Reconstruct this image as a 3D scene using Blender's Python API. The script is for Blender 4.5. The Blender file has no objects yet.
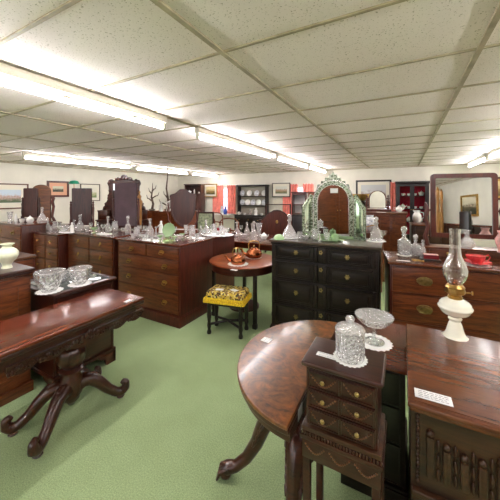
import bpy, bmesh, math, random
from mathutils import Vector, Matrix
random.seed(7)
PI = math.pi
scene = bpy.context.scene
COL = scene.collection

# ------------------------------------------------------------------ camera and measuring
YAW = math.radians(28.6); CS, SN = math.cos(YAW), math.sin(YAW)
F, HZ, EYE = 281.0, 194.0, 1.6
def ray(px):
    u = (px - 250.0) / F
    return (-SN + CS * u, CS + SN * u)
def at(px, py, z):
    "floor position of a point that stands at height z"
    d = F * (EYE - z) / (py - HZ); r = ray(px)
    return (r[0] * d, r[1] * d, z)
def on_y(px, py, Y):
    r = ray(px); d = Y / r[1]
    return (r[0] * d, Y, EYE + (HZ - py) * d / F)
def on_x(px, py, X):
    r = ray(px); d = X / r[0]
    return (X, r[1] * d, EYE + (HZ - py) * d / F)
def by_d(px, py, d):
    r = ray(px)
    return (r[0] * d, r[1] * d, EYE + (HZ - py) * d / F)

cam_d = bpy.data.cameras.new('camera'); cam = bpy.data.objects.new('camera', cam_d); COL.objects.link(cam)
cam.location = (0, 0, EYE); cam.rotation_euler = (PI / 2, 0, YAW)
cam_d.sensor_width = 36; cam_d.lens = F / 500 * 36; cam_d.shift_y = -(250 - HZ) / 500
cam_d.clip_start = 0.05
scene.camera = cam

# ------------------------------------------------------------------ materials
def lin(c):
    return tuple(((v / 255) / 12.92 if v / 255 <= .04045 else ((v / 255 + .055) / 1.055) ** 2.4) for v in c) + (1,)
def newmat(name):
    m = bpy.data.materials.new(name); m.use_nodes = True
    nt = m.node_tree; b = nt.nodes['Principled BSDF']
    return m, nt, b
def plain(name, c, rough=.5, metal=0, spec=.5, coat=0, noise=0, nscale=30, bump=0, bscale=60, trans=0):
    m, nt, b = newmat(name)
    b.inputs['Base Color'].default_value = lin(c); b.inputs['Roughness'].default_value = rough
    b.inputs['Metallic'].default_value = metal; b.inputs['Specular IOR Level'].default_value = spec
    b.inputs['Coat Weight'].default_value = coat; b.inputs['Transmission Weight'].default_value = trans
    if noise or bump:
        tc = nt.nodes.new('ShaderNodeTexCoord')
        n = nt.nodes.new('ShaderNodeTexNoise'); n.inputs['Scale'].default_value = nscale; n.inputs['Detail'].default_value = 6
        nt.links.new(tc.outputs['Object'], n.inputs['Vector'])
        if noise:
            r = nt.nodes.new('ShaderNodeValToRGB')
            lo = tuple(max(0, v * (1 - noise)) for v in c); hi = tuple(min(255, v * (1 + noise)) for v in c)
            r.color_ramp.elements[0].position = .3; r.color_ramp.elements[1].position = .7
            r.color_ramp.elements[0].color = lin(lo); r.color_ramp.elements[1].color = lin(hi)
            nt.links.new(n.outputs['Fac'], r.inputs['Fac']); nt.links.new(r.outputs['Color'], b.inputs['Base Color'])
        if bump:
            n2 = nt.nodes.new('ShaderNodeTexNoise'); n2.inputs['Scale'].default_value = bscale
            nt.links.new(tc.outputs['Object'], n2.inputs['Vector'])
            bp = nt.nodes.new('ShaderNodeBump'); bp.inputs['Strength'].default_value = bump; bp.inputs['Distance'].default_value = .01
            nt.links.new(n2.outputs['Fac'], bp.inputs['Height']); nt.links.new(bp.outputs['Normal'], b.inputs['Normal'])
    return m
def wood(name, dark, light, rough=.3, axis='x', scale=5, coat=.25, burr=False, bump=.05, spec=.5):
    m, nt, b = newmat(name)
    L = nt.links.new
    tc = nt.nodes.new('ShaderNodeTexCoord'); mp = nt.nodes.new('ShaderNodeMapping')
    s = {'x': (.6, 6, 6), 'y': (6, .6, 6), 'z': (6, 6, .6)}[axis]
    if burr: s = (2, 2, 2)
    mp.inputs['Scale'].default_value = s
    L(tc.outputs['Object'], mp.inputs['Vector'])
    n = nt.nodes.new('ShaderNodeTexNoise'); n.inputs['Scale'].default_value = scale; n.inputs['Detail'].default_value = 8
    n.inputs['Distortion'].default_value = 2.5 if burr else 1.1; n.inputs['Roughness'].default_value = .65
    L(mp.outputs['Vector'], n.inputs['Vector'])
    n2 = nt.nodes.new('ShaderNodeTexNoise'); n2.inputs['Scale'].default_value = scale * 5; n2.inputs['Detail'].default_value = 3
    L(mp.outputs['Vector'], n2.inputs['Vector'])
    mx = nt.nodes.new('ShaderNodeMath'); mx.operation = 'MULTIPLY_ADD'; mx.inputs[1].default_value = .35
    L(n2.outputs['Fac'], mx.inputs[0]); L(n.outputs['Fac'], mx.inputs[2])
    r = nt.nodes.new('ShaderNodeValToRGB')
    r.color_ramp.elements[0].position = .46; r.color_ramp.elements[0].color = tuple(v * k for v, k in zip(lin(dark)[:3], (.72, .6, .5))) + (1,)
    r.color_ramp.elements[1].position = .86; r.color_ramp.elements[1].color = tuple(v * k for v, k in zip(lin(light)[:3], (.86, .76, .6))) + (1,)
    L(mx.outputs[0], r.inputs['Fac']); L(r.outputs['Color'], b.inputs['Base Color'])
    b.inputs['Roughness'].default_value = rough; b.inputs['Coat Weight'].default_value = coat
    b.inputs['Coat Roughness'].default_value = .12; b.inputs['Specular IOR Level'].default_value = spec * .8
    if bump:
        bp = nt.nodes.new('ShaderNodeBump'); bp.inputs['Strength'].default_value = bump; bp.inputs['Distance'].default_value = .004
        L(n2.outputs['Fac'], bp.inputs['Height']); L(bp.outputs['Normal'], b.inputs['Normal'])
    return m
def glass(name, tint=(255, 255, 255), rough=.03, cut=0, cscale=60, milky=.15, mtint=None, clear=.6):
    m, nt, b = newmat(name); L = nt.links.new
    out = nt.nodes['Material Output']; nt.nodes.remove(b)
    tr = nt.nodes.new('ShaderNodeBsdfTransparent'); tr.inputs['Color'].default_value = lin(tint)
    rf = nt.nodes.new('ShaderNodeBsdfRefraction'); rf.inputs['Color'].default_value = lin(tint); rf.inputs['IOR'].default_value = 1.25; rf.inputs['Roughness'].default_value = rough
    gl = nt.nodes.new('ShaderNodeBsdfGlossy'); gl.inputs['Roughness'].default_value = rough; gl.inputs['Color'].default_value = (1, 1, 1, 1)
    lw = nt.nodes.new('ShaderNodeLayerWeight'); lw.inputs['Blend'].default_value = .42
    df = nt.nodes.new('ShaderNodeBsdfDiffuse'); df.inputs['Color'].default_value = lin(mtint or tint)
    if cut:
        tc = nt.nodes.new('ShaderNodeTexCoord'); v = nt.nodes.new('ShaderNodeTexVoronoi'); v.inputs['Scale'].default_value = cscale
        L(tc.outputs['Object'], v.inputs['Vector'])
        bp = nt.nodes.new('ShaderNodeBump'); bp.inputs['Strength'].default_value = cut; bp.inputs['Distance'].default_value = .012 if cscale > 40 else .03
        L(v.outputs['Distance'], bp.inputs['Height'])
        for q in (gl, lw, rf): L(bp.outputs['Normal'], q.inputs['Normal'])
    m0 = nt.nodes.new('ShaderNodeMixShader'); m0.inputs[0].default_value = clear
    L(rf.outputs[0], m0.inputs[1]); L(tr.outputs[0], m0.inputs[2])
    m1 = nt.nodes.new('ShaderNodeMixShader'); L(lw.outputs['Facing'], m1.inputs[0]); L(m0.outputs[0], m1.inputs[1]); L(gl.outputs[0], m1.inputs[2])
    m2 = nt.nodes.new('ShaderNodeMixShader'); m2.inputs[0].default_value = milky
    L(m1.outputs[0], m2.inputs[1]); L(df.outputs[0], m2.inputs[2]); L(m2.outputs[0], out.inputs['Surface'])
    return m
def emit(name, c, s):
    m, nt, b = newmat(name)
    b.inputs['Base Color'].default_value = lin(c); b.inputs['Emission Color'].default_value = lin(c); b.inputs['Emission Strength'].default_value = s
    return m

M = {}
M['mahog'] = wood('mahogany', (60, 26, 13), (130, 72, 40), .34)
M['mahog_z'] = wood('mahogany_upright', (62, 21, 14), (98, 42, 29), .36, axis='z')
M['red'] = wood('red_mahogany', (70, 24, 12), (124, 58, 32), .22, axis='y', coat=.3)
M['redx'] = wood('red_mahogany_cross', (66, 22, 14), (118, 56, 36), .2, axis='x', coat=.5)
M['darkred'] = wood('dark_red_wood', (38, 14, 10), (74, 32, 22), .28, coat=.3)
M['darkredz'] = wood('dark_red_wood_upright', (46, 20, 20), (80, 40, 36), .4, axis='z')
M['rose'] = wood('carved_rosewood', (36, 13, 8), (78, 36, 22), .28, coat=.4)
M['oak'] = wood('dark_oak', (16, 11, 8), (40, 30, 23), .42, coat=0, spec=.35)
M['oaktop'] = wood('dark_oak_top', (46, 36, 29), (84, 68, 54), .3, coat=.4)
M['black'] = wood('ebonised_wood', (14, 10, 9), (36, 26, 22), .35)
M['orange'] = wood('golden_mahogany', (104, 46, 20), (160, 86, 42), .3)
M['walnut'] = wood('walnut', (70, 38, 22), (128, 80, 48), .35)
M['deskwood'] = wood('desk_mahogany', (84, 44, 25), (118, 68, 40), .26, coat=.35)
M['carved'] = wood('carved_dark_mahogany', (40, 23, 15), (80, 50, 32), .38)
M['burr'] = wood('burr_walnut', (44, 23, 11), (150, 94, 48), .3, burr=True, scale=4, coat=.3, bump=0)
M['mulb'] = wood('mulberry_wood', (36, 12, 9), (68, 27, 19), .28, coat=.3)
M['pine'] = wood('gilt_pine', (150, 104, 48), (198, 150, 82), .45, axis='z')
M['brass'] = plain('brass', (172, 138, 80), .3, 1, noise=.15)
M['oldbrass'] = plain('old_brass', (150, 130, 84), .38, 1, noise=.2)
M['copper'] = plain('copper', (176, 104, 66), .22, 1, noise=.12)
M['silver'] = plain('silver', (205, 205, 205), .22, 1)
M['chrome'] = plain('steel', (180, 180, 180), .3, 1)
M['mirror'] = plain('mirror_glass', (225, 228, 226), .01, 1)
M['mirrorg'] = plain('green_tinted_mirror', (208, 222, 204), .04, 1)
M['crystal'] = glass('cut_crystal', (255, 255, 255), .06, 1.0, 75, .14, (255, 255, 255), .45)
M['crystalb'] = glass('deep_cut_crystal', (255, 255, 255), .05, 1.0, 30, .12, (255, 255, 255), .35)
M['clear'] = glass('clear_glass', (252, 255, 254), .02, .15, 30, .05, (245, 250, 250), .6)
M['thin'] = glass('thin_chimney_glass', (252, 252, 250), .01, .1, 25, .02, (235, 235, 230), .85)
M['green'] = glass('green_pressed_glass', (206, 240, 190), .06, .6, 60, .45, (196, 226, 176), .6)
M['opal'] = plain('opal_milk_glass', (240, 238, 220), .18, coat=.4)
M['china'] = plain('white_china', (236, 234, 228), .2, coat=.3)
M['cream'] = plain('cream_pottery', (226, 228, 200), .3, coat=.3, noise=.05, nscale=12)
M['bluec'] = plain('blue_and_white_china', (200, 208, 226), .2, noise=.3, nscale=30)
M['blue'] = plain('cobalt_china', (50, 70, 150), .2, noise=.3, nscale=20)
M['redc'] = plain('red_glazed_china', (196, 56, 58), .2, coat=.3, noise=.15, nscale=25)
M['pinkc'] = plain('pink_china', (222, 170, 165), .25, noise=.12)
M['lace'] = plain('white_lace', (240, 240, 236), .8, bump=.4, bscale=150)
M['paper'] = plain('white_card', (238, 238, 238), .7)
M['ink'] = plain('grey_ink', (120, 120, 132), .8)
M['yellow'] = plain('yellow_fringe', (232, 184, 36), .8, noise=.2, nscale=80)
M['redv'] = plain('red_velvet', (168, 20, 44), .8, noise=.15, nscale=20)
M['curtain'] = plain('coral_curtain', (240, 138, 124), .8, noise=.08, nscale=8)
M['greencloth'] = plain('grey_green_upholstery', (150, 158, 128), .8, noise=.2, nscale=25)
M['bark'] = plain('driftwood', (92, 74, 62), .8, noise=.2, nscale=20)
M['greensh'] = plain('green_lamp_shade', (20, 130, 96), .3)
M['gold'] = plain('gilt', (196, 160, 90), .4, .9, noise=.2)
M['batten'] = plain('white_batten', (206, 202, 184), .5)
M['wall'] = plain('cream_painted_wall', (226, 221, 206), .8, noise=.025, nscale=3, bump=.06, bscale=90)
M['tbar'] = plain('ceiling_bar', (172, 160, 132), .6, noise=.12, nscale=9)
M['white'] = plain('white_paint', (232, 230, 224), .5)
M['tube'] = emit('fluorescent_tube', (252, 249, 255), 27)
M['fillpane'] = emit('added_fill_pane', (250, 248, 255), .8)  # glow for the added front windows, brightens the room from behind the camera
M['day'] = emit('daylit_pane', (225, 235, 255), 1.2)

def tapestry():
    m, nt, b = newmat('beaded_tapestry'); L = nt.links.new
    tc = nt.nodes.new('ShaderNodeTexCoord'); v = nt.nodes.new('ShaderNodeTexVoronoi'); v.inputs['Scale'].default_value = 55
    L(tc.outputs['Object'], v.inputs['Vector'])
    r = nt.nodes.new('ShaderNodeValToRGB'); r.color_ramp.interpolation = 'CONSTANT'
    e = r.color_ramp.elements; e[0].color = lin((190, 160, 60)); e[1].position = .3; e[1].color = lin((70, 50, 24))
    for p, c in ((.45, (205, 180, 90)), (.6, (120, 84, 40)), (.75, (60, 52, 30)), (.88, (214, 196, 130))):
        k = e.new(p); k.color = lin(c)
    sp = nt.nodes.new('ShaderNodeSeparateColor'); L(v.outputs['Color'], sp.inputs[0]); L(sp.outputs[0], r.inputs['Fac'])
    L(r.outputs['Color'], b.inputs['Base Color']); b.inputs['Roughness'].default_value = .8
    return m
M['tapestry'] = tapestry()
def carpet():
    m, nt, b = newmat('green_carpet'); L = nt.links.new
    tc = nt.nodes.new('ShaderNodeTexCoord')
    n = nt.nodes.new('ShaderNodeTexNoise'); n.inputs['Scale'].default_value = 140; n.inputs['Detail'].default_value = 4
    n3 = nt.nodes.new('ShaderNodeTexNoise'); n3.inputs['Scale'].default_value = 2.2; n3.inputs['Detail'].default_value = 5
    for q in (n, n3): L(tc.outputs['Object'], q.inputs['Vector'])
    ad = nt.nodes.new('ShaderNodeMath'); ad.operation = 'MULTIPLY_ADD'; ad.inputs[1].default_value = .5
    L(n3.outputs['Fac'], ad.inputs[0]); L(n.outputs['Fac'], ad.inputs[2])
    r = nt.nodes.new('ShaderNodeValToRGB')
    r.color_ramp.elements[0].position = .45; r.color_ramp.elements[0].color = lin((122, 140, 98))
    r.color_ramp.elements[1].position = 1.0; r.color_ramp.elements[1].color = lin((170, 190, 142))
    L(ad.outputs[0], r.inputs['Fac']); L(r.outputs['Color'], b.inputs['Base Color'])
    b.inputs['Roughness'].default_value = .95; b.inputs['Specular IOR Level'].default_value = .1
    bp = nt.nodes.new('ShaderNodeBump'); bp.inputs['Strength'].default_value = .5; bp.inputs['Distance'].default_value = .006
    L(n.outputs['Fac'], bp.inputs['Height']); L(bp.outputs['Normal'], b.inputs['Normal'])
    return m
M['carpet'] = carpet()
def ceil_tile():
    m, nt, b = newmat('speckled_ceiling_tile'); L = nt.links.new
    tc = nt.nodes.new('ShaderNodeTexCoord')
    v = nt.nodes.new('ShaderNodeTexNoise'); v.inputs['Scale'].default_value = 120; v.inputs['Detail'].default_value = 2
    n = nt.nodes.new('ShaderNodeTexNoise'); n.inputs['Scale'].default_value = 1.3
    for q in (v, n): L(tc.outputs['Object'], q.inputs['Vector'])
    r = nt.nodes.new('ShaderNodeValToRGB')
    r.color_ramp.elements[0].position = .30; r.color_ramp.elements[0].color = lin((184, 174, 160))
    r.color_ramp.elements[1].position = .38; r.color_ramp.elements[1].color = lin((255, 247, 246))
    L(v.outputs['Fac'], r.inputs['Fac'])
    mx = nt.nodes.new('ShaderNodeMix'); mx.data_type = 'RGBA'; mx.blend_type = 'MULTIPLY'
    r2 = nt.nodes.new('ShaderNodeValToRGB'); r2.color_ramp.elements[0].color = lin((244, 240, 232)); r2.color_ramp.elements[1].color = lin((255, 255, 252))
    L(n.outputs['Fac'], r2.inputs['Fac'])
    mx.inputs[0].default_value = 1; L(r.outputs['Color'], mx.inputs[6]); L(r2.outputs['Color'], mx.inputs[7])
    L(mx.outputs[2], b.inputs['Base Color']); b.inputs['Roughness'].default_value = .9
    bp = nt.nodes.new('ShaderNodeBump'); bp.inputs['Strength'].default_value = .3; bp.inputs['Distance'].default_value = .004
    L(v.outputs['Fac'], bp.inputs['Height']); L(bp.outputs['Normal'], b.inputs['Normal'])
    return m
M['tile'] = ceil_tile()
def etched():
    m, nt, b = newmat('etched_mirror_border'); L = nt.links.new
    tc = nt.nodes.new('ShaderNodeTexCoord'); v = nt.nodes.new('ShaderNodeTexVoronoi'); v.inputs['Scale'].default_value = 34
    v.feature = 'DISTANCE_TO_EDGE'
    L(tc.outputs['Object'], v.inputs['Vector'])
    r = nt.nodes.new('ShaderNodeValToRGB')
    r.color_ramp.elements[0].position = .04; r.color_ramp.elements[0].color = lin((214, 226, 204))
    r.color_ramp.elements[1].position = .12; r.color_ramp.elements[1].color = lin((112, 122, 98))
    L(v.outputs['Distance'], r.inputs['Fac']); L(r.outputs['Color'], b.inputs['Base Color'])
    b.inputs['Metallic'].default_value = .7; b.inputs['Roughness'].default_value = .25
    return m
M['etched'] = etched()
def painting(name, sky, mid, low, scale=9):
    m, nt, b = newmat(name); L = nt.links.new
    tc = nt.nodes.new('ShaderNodeTexCoord'); sp = nt.nodes.new('ShaderNodeSeparateXYZ'); L(tc.outputs['Generated'], sp.inputs[0])
    n = nt.nodes.new('ShaderNodeTexNoise'); n.inputs['Scale'].default_value = scale; n.inputs['Detail'].default_value = 5; n.inputs['Distortion'].default_value = .6
    L(tc.outputs['Generated'], n.inputs['Vector'])
    ad = nt.nodes.new('ShaderNodeMath'); ad.operation = 'MULTIPLY_ADD'; ad.inputs[1].default_value = .7
    L(n.outputs['Fac'], ad.inputs[0]); L(sp.outputs['Z'], ad.inputs[2])
    r = nt.nodes.new('ShaderNodeValToRGB'); e = r.color_ramp.elements
    e[0].position = .5; e[0].color = lin(low); e[1].position = 1.05; e[1].color = lin(sky); k = e.new(.78); k.color = lin(mid)
    L(ad.outputs[0], r.inputs['Fac']); L(r.outputs['Color'], b.inputs['Base Color']); b.inputs['Roughness'].default_value = .35
    return m

# ------------------------------------------------------------------ mesh helper
class G:
    def __init__(s): s.bm = bmesh.new()
    def box(s, x0, x1, y0, y1, z0, z1, bev=0, seg=2, mat=None):
        t = bmesh.new(); bmesh.ops.create_cube(t, size=1)
        for v in t.verts: v.co = Vector(((x0 + x1) / 2 + v.co.x * (x1 - x0), (y0 + y1) / 2 + v.co.y * (y1 - y0), (z0 + z1) / 2 + v.co.z * (z1 - z0)))
        if bev: bmesh.ops.bevel(t, geom=t.edges[:], offset=bev, segments=seg, affect='EDGES', profile=.6)
        return s._merge(t, mat)
    def _merge(s, t, mat=None):
        if mat is not None: bmesh.ops.transform(t, matrix=mat, verts=t.verts)
        mp = {}
        for v in t.verts: mp[v] = s.bm.verts.new(v.co)
        for f in t.faces:
            try: s.bm.faces.new([mp[v] for v in f.verts])
            except ValueError: pass
        t.free(); return s
    def lathe(s, prof, cx=0, cy=0, cz=0, seg=20, wob=None, mat=None):
        t = bmesh.new(); rings = []
        for r, z in prof:
            if r < 1e-5: rings.append([t.verts.new((cx, cy, cz + z))])
            else: rings.append([t.verts.new((cx + r * (wob(2 * PI * i / seg, z) if wob else 1) * math.cos(2 * PI * i / seg), cy + r * (wob(2 * PI * i / seg, z) if wob else 1) * math.sin(2 * PI * i / seg), cz + z)) for i in range(seg)])
        for a, b in zip(rings, rings[1:]):
            for i in range(seg):
                j = (i + 1) % seg
                if len(a) == 1 and len(b) == 1: continue
                if len(a) == 1: t.faces.new((a[0], b[j], b[i]))
                elif len(b) == 1: t.faces.new((a[i], a[j], b[0]))
                else: t.faces.new((a[i], a[j], b[j], b[i]))
        for q, fl in ((rings[0], 1), (rings[-1], 0)):
            if len(q) > 1: t.faces.new(q[::-1] if fl else q)
        bmesh.ops.recalc_face_normals(t, faces=t.faces)
        return s._merge(t, mat)
    def tube(s, pts, rad, seg=8, flat=1.0):
        pts = [Vector(p) for p in pts]; n = len(pts)
        if not isinstance(rad, (list, tuple)): rad = [rad] * n
        t = bmesh.new(); rings = []; up = Vector((0, 0, 1)); prev = None
        for i, p in enumerate(pts):
            d = (pts[min(i + 1, n - 1)] - pts[max(i - 1, 0)]).normalized()
            if prev is None:
                a = d.cross(up)
                if a.length < .05: a = d.cross(Vector((1, 0, 0)))
            else: a = prev - d * prev.dot(d)
            a.normalize(); prev = a; b = d.cross(a)
            rings.append([t.verts.new(p + (a * math.cos(2 * PI * k / seg) * flat + b * math.sin(2 * PI * k / seg)) * rad[i]) for k in range(seg)])
        for a, b in zip(rings, rings[1:]):
            for k in range(seg):
                j = (k + 1) % seg; t.faces.new((a[k], a[j], b[j], b[k]))
        t.faces.new(rings[0][::-1]); t.faces.new(rings[-1])
        bmesh.ops.recalc_face_normals(t, faces=t.faces)
        return s._merge(t)
    def sph(s, c, r, seg=12, mat=None):
        if not isinstance(r, (list, tuple)): r = (r, r, r)
        t = bmesh.new(); bmesh.ops.create_uvsphere(t, u_segments=seg, v_segments=max(6, seg * 2 // 3), radius=1)
        for v in t.verts: v.co = Vector((c[0] + v.co.x * r[0], c[1] + v.co.y * r[1], c[2] + v.co.z * r[2]))
        return s._merge(t, mat)
    def prism(s, out, t0, t1, plane='xz', bev=0, mat=None):
        t = bmesh.new()
        f3 = {'xz': lambda a, b, c: (a, c, b), 'xy': lambda a, b, c: (a, b, c), 'yz': lambda a, b, c: (c, a, b)}[plane]
        A = [t.verts.new(f3(a, b, t0)) for a, b in out]; B = [t.verts.new(f3(a, b, t1)) for a, b in out]
        n = len(out); t.faces.new(A); t.faces.new(B[::-1])
        for i in range(n): t.faces.new((A[i], A[(i + 1) % n], B[(i + 1) % n], B[i]))
        bmesh.ops.recalc_face_normals(t, faces=t.faces)
        if bev:
            ed = [e for e in t.edges if (e.verts[0] in A) == (e.verts[1] in A) or False]
            bmesh.ops.bevel(t, geom=ed, offset=bev, segments=3, affect='EDGES', profile=.6)
        return s._merge(t, mat)
    def ring(s, out, inn, t0, t1, plane='xz', mat=None):
        "frame between two outlines with as many points"
        t = bmesh.new()
        f3 = {'xz': lambda a, b, c: (a, c, b), 'xy': lambda a, b, c: (a, b, c), 'yz': lambda a, b, c: (c, a, b)}[plane]
        n = len(out); R = [[t.verts.new(f3(a, b, c)) for a, b in o] for o, c in ((out, t0), (inn, t0), (inn, t1), (out, t1))]
        for q in range(4):
            A, B = R[q], R[(q + 1) % 4]
            for i in range(n): t.faces.new((A[i], A[(i + 1) % n], B[(i + 1) % n], B[i]))
        bmesh.ops.recalc_face_normals(t, faces=t.faces)
        return s._merge(t, mat)
    def mesh(s, name, mat, angle=40):
        me = bpy.data.meshes.new(name); s.bm.to_mesh(me); s.bm.free(); me.materials.append(mat)
        for p in me.polygons: p.use_smooth = True
        me.set_sharp_from_angle(angle=math.radians(angle))
        return me
    def out(s, name, mat, parent=None, loc=None, rot=None, angle=40):
        o = bpy.data.objects.new(name, s.mesh(name, mat, angle)); COL.objects.link(o)
        if parent: o.parent = parent
        if loc: o.location = loc
        if rot is not None: o.rotation_euler = rot if isinstance(rot, tuple) else (0, 0, rot)
        return o
def put(name, me, parent, loc=(0, 0, 0), rot=(0, 0, 0)):
    o = bpy.data.objects.new(name, me); COL.objects.link(o); o.parent = parent; o.location = loc; o.rotation_euler = rot; return o
def tag(o, label, cat, group=None):
    o['label'] = label; o['category'] = cat
    if group: o['group'] = group
    return o
def thing(name, label, cat, loc=(0, 0, 0), rot=0, group=None):
    o = bpy.data.objects.new(name, None); COL.objects.link(o); o.empty_display_size = .05
    o.location = loc; o.rotation_euler = (0, 0, rot); return tag(o, label, cat, group)
def dup(root, loc, rot=0, label=None, group=None, s=1):
    r = root.copy(); COL.objects.link(r); r.location = loc; r.rotation_euler = (0, 0, rot); r.scale = (s, s, s)
    if label: r['label'] = label
    if group: r['group'] = group
    for ch in list(root.children):
        c = ch.copy(); COL.objects.link(c); c.parent = r
        for g in list(ch.children):
            e = g.copy(); COL.objects.link(e); e.parent = c
    return r
def struct(o): o['kind'] = 'structure'; return o
def arc(cx, cy, r, a0, a1, n, ry=None):
    return [(cx + r * math.cos(math.radians(a0 + (a1 - a0) * i / n)), cy + (ry or r) * math.sin(math.radians(a0 + (a1 - a0) * i / n))) for i in range(n + 1)]
def T(x, y, z, rz=0, rx=0, ry=0):
    return Matrix.Translation((x, y, z)) @ Matrix.Rotation(rz, 4, 'Z') @ Matrix.Rotation(rx, 4, 'X') @ Matrix.Rotation(ry, 4, 'Y')

# ------------------------------------------------------------------ the room
H = 2.36; XL, XR, YB, YF = -8.2, 3.0, 8.8, -3.2
struct(G().box(XL - .1, XR + .1, YF - .1, YB + .1, -.1, 0).out('floor', M['carpet']))
struct(G().box(XL - .1, XL, YF, YB, 0, H + .06).out('wall_left', M['wall']))
struct(G().box(XR, XR + .1, YF, YB, 0, H + .06).out('wall_right', M['wall']))

WIN = []      # windows of the back wall: px left, px right
def back_x(px): return on_y(px, 194, YB)[0]
w1 = (back_x(219), back_x(231)); w2 = (back_x(293), back_x(306)); w3 = (back_x(383), back_x(398))
ZS, ZT = .85, 1.84
g = G(); xs = [XL - .1]
for a, b in (w1, w2, w3): xs += [a, b]
xs.append(XR + .1)
for i in range(0, len(xs), 2): g.box(xs[i], xs[i + 1], YB, YB + .12, 0, H + .06)
for a, b in (w1, w2, w3): g.box(a, b, YB, YB + .12, 0, ZS); g.box(a, b, YB, YB + .12, ZT, H + .06)
struct(g.out('wall_back', M['wall']))
for i, (a, b) in enumerate((w1, w2, w3)):
    r = thing('window_%d' % (i + 1), '', ''); del r['label']; del r['category']; struct(r)
    r.location = ((a + b) / 2, YB + .05, ZS)
    hw = (b - a) / 2; hh = ZT - ZS
    g = G().ring([(-hw, 0), (hw, 0), (hw, hh), (-hw, hh)], [(-hw + .035, .035), (hw - .035, .035), (hw - .035, hh - .035), (-hw + .035, hh - .035)], 0, .04)
    g.box(-.015, .015, .005, .035, .03, hh - .03).box(-hw, hw, .005, .035, hh * .62, hh * .62 + .025)
    g.out('window_frame', M['white'], r); G().box(-hw + .03, hw - .03, .03, .036, .03, hh - .03).out('pane', M['day'], r)
    G().box(-hw - .05, hw + .05, -.30, 0.0, -.03, 0, .005).out('window_sill', M['white'], r)

SW = ((-7.0, -4.6), (-3.9, -1.5), (-1.1, .6))  # unseen front windows, added to fill the room with daylight
g = G(); xs = [XL - .1]
for a, b in SW: xs += [a, b]
xs.append(XR + .1)
for i in range(0, len(xs), 2): g.box(xs[i], xs[i + 1], YF - .12, YF, 0, H + .06)
for a, b in SW: g.box(a, b, YF - .12, YF, 0, .8); g.box(a, b, YF - .12, YF, 2.15, H + .06)
struct(g.out('wall_front', M['wall']))
for i, (a, b) in enumerate(SW):
    r = bpy.data.objects.new('window_%d' % (i + 4), None); COL.objects.link(r); struct(r); r.location = ((a + b) / 2, YF - .08, .8); hw = (b - a) / 2; hh = 1.35  # front windows are invented openings holding the glowing fill panes
    g = G().ring([(-hw, 0), (hw, 0), (hw, hh), (-hw, hh)], [(-hw + .05, .05), (hw - .05, .05), (hw - .05, hh - .05), (-hw + .05, hh - .05)], 0, .05).box(-.025, .025, 0, .05, .05, hh - .05)
    g.out('window_frame', M['white'], r); G().box(-hw + .04, hw - .04, .015, .021, .04, hh - .04).out('pane', M['fillpane'], r)
# ceiling of sagging tiles between bars
X0, Y0, TX, TY = -.85, 1.86, 1.2, .61
bm = bmesh.new()
kx0, kx1 = int(math.floor((XL - X0) / TX)), int(math.ceil((XR - X0) / TX))
ky0, ky1 = int(math.floor((YF - Y0) / TY)), int(math.ceil((YB - Y0) / TY))
g = G()
for i in range(kx0, kx1):
    for j in range(ky0, ky1):
        xa, xb = max(XL, X0 + i * TX), min(XR, X0 + (i + 1) * TX); ya, yb = max(YF, Y0 + j * TY), min(YB, Y0 + (j + 1) * TY)
        if xb - xa < .02 or yb - ya < .02: continue
        sag = random.uniform(.008, .03); nu, nv = 8, 5
        vs = [[g.bm.verts.new((xa + (xb - xa) * u / nu, ya + (yb - ya) * v / nv, H + .004 - sag * math.sin(PI * u / nu) ** .8 * math.sin(PI * v / nv) ** .8)) for v in range(nv + 1)] for u in range(nu + 1)]
        for u in range(nu):
            for v in range(nv): g.bm.faces.new((vs[u][v], vs[u][v + 1], vs[u + 1][v + 1], vs[u + 1][v]))
g.box(XL, XR, YF, YB, H + .03, H + .06)
struct(g.out('ceiling', M['tile']))
g = G()
for i in range(kx0, kx1 + 1):
    x = X0 + i * TX
    if XL < x < XR: g.box(x - .014, x + .014, YF, YB, H - .008, H + .02)
for j in range(ky0, ky1 + 1):
    y = Y0 + j * TY
    if YF < y < YB: g.box(XL, XR, y - .009, y + .009, H - .005, H + .02)
struct(g.out('trim_1', M['tbar']))
struct(G().box(XL, XR, YB - .02, YB, H - .03, H - .002).box(XL, XL + .02, YF, YB, H - .03, H - .002).out('trim_2', M['tbar']))
struct(G().box(XL, XR, YB - .015, YB, 0, .1).out('baseboard_back', M['white'])); struct(G().box(XL, XL + .015, YF, YB, 0, .1).out('baseboard_left', M['white']))

# fluorescent battens
def batten(x, y0, y1, label, group='fluorescent battens on the ceiling'):
    t = thing('batten_light', label, 'ceiling light', (x, y0, H - .008), 0, group)
    L_ = y1 - y0
    G().box(-.03, .03, 0, L_, -.06, 0, .004).out('housing', M['batten'], t)
    for q in (.005, L_ - .035): G().box(-.014, .014, q, q + .03, -.125, -.06, .003).out('tube_holder', M['batten'], t)
    G().lathe([(.015, 0), (.015, L_ - .07)], seg=10, mat=T(0, .035, -.105, rx=-PI / 2)).out('tube', M['tube'], t)
batten(-2.05, .15, 2.02, 'long fluorescent batten over the left table, nearest and largest on the ceiling')
batten(-2.05, 2.5, 4.5, 'second fluorescent batten of the middle row, past the large near one')
batten(-2.05, 4.8, 6.65, 'third fluorescent batten of the middle row')
batten(-2.05, 6.8, 8.5, 'fourth and farthest fluorescent batten of the middle row')
batten(-5.95, 2.45, 4.7, 'fluorescent batten at far left above the framed pictures')
batten(-6.1, 5.0, 7.0, 'fluorescent batten of the left row above the carved dressing stand')
batten(-6.1, 7.2, 8.65, 'short far fluorescent batten by the back left corner')
batten(1.37, 6.75, 8.35, 'far right fluorescent batten running in above the large swing mirror')
batten(1.37, 4.7, 6.5, 'nearer right fluorescent batten cut by the right edge of the photo')
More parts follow.
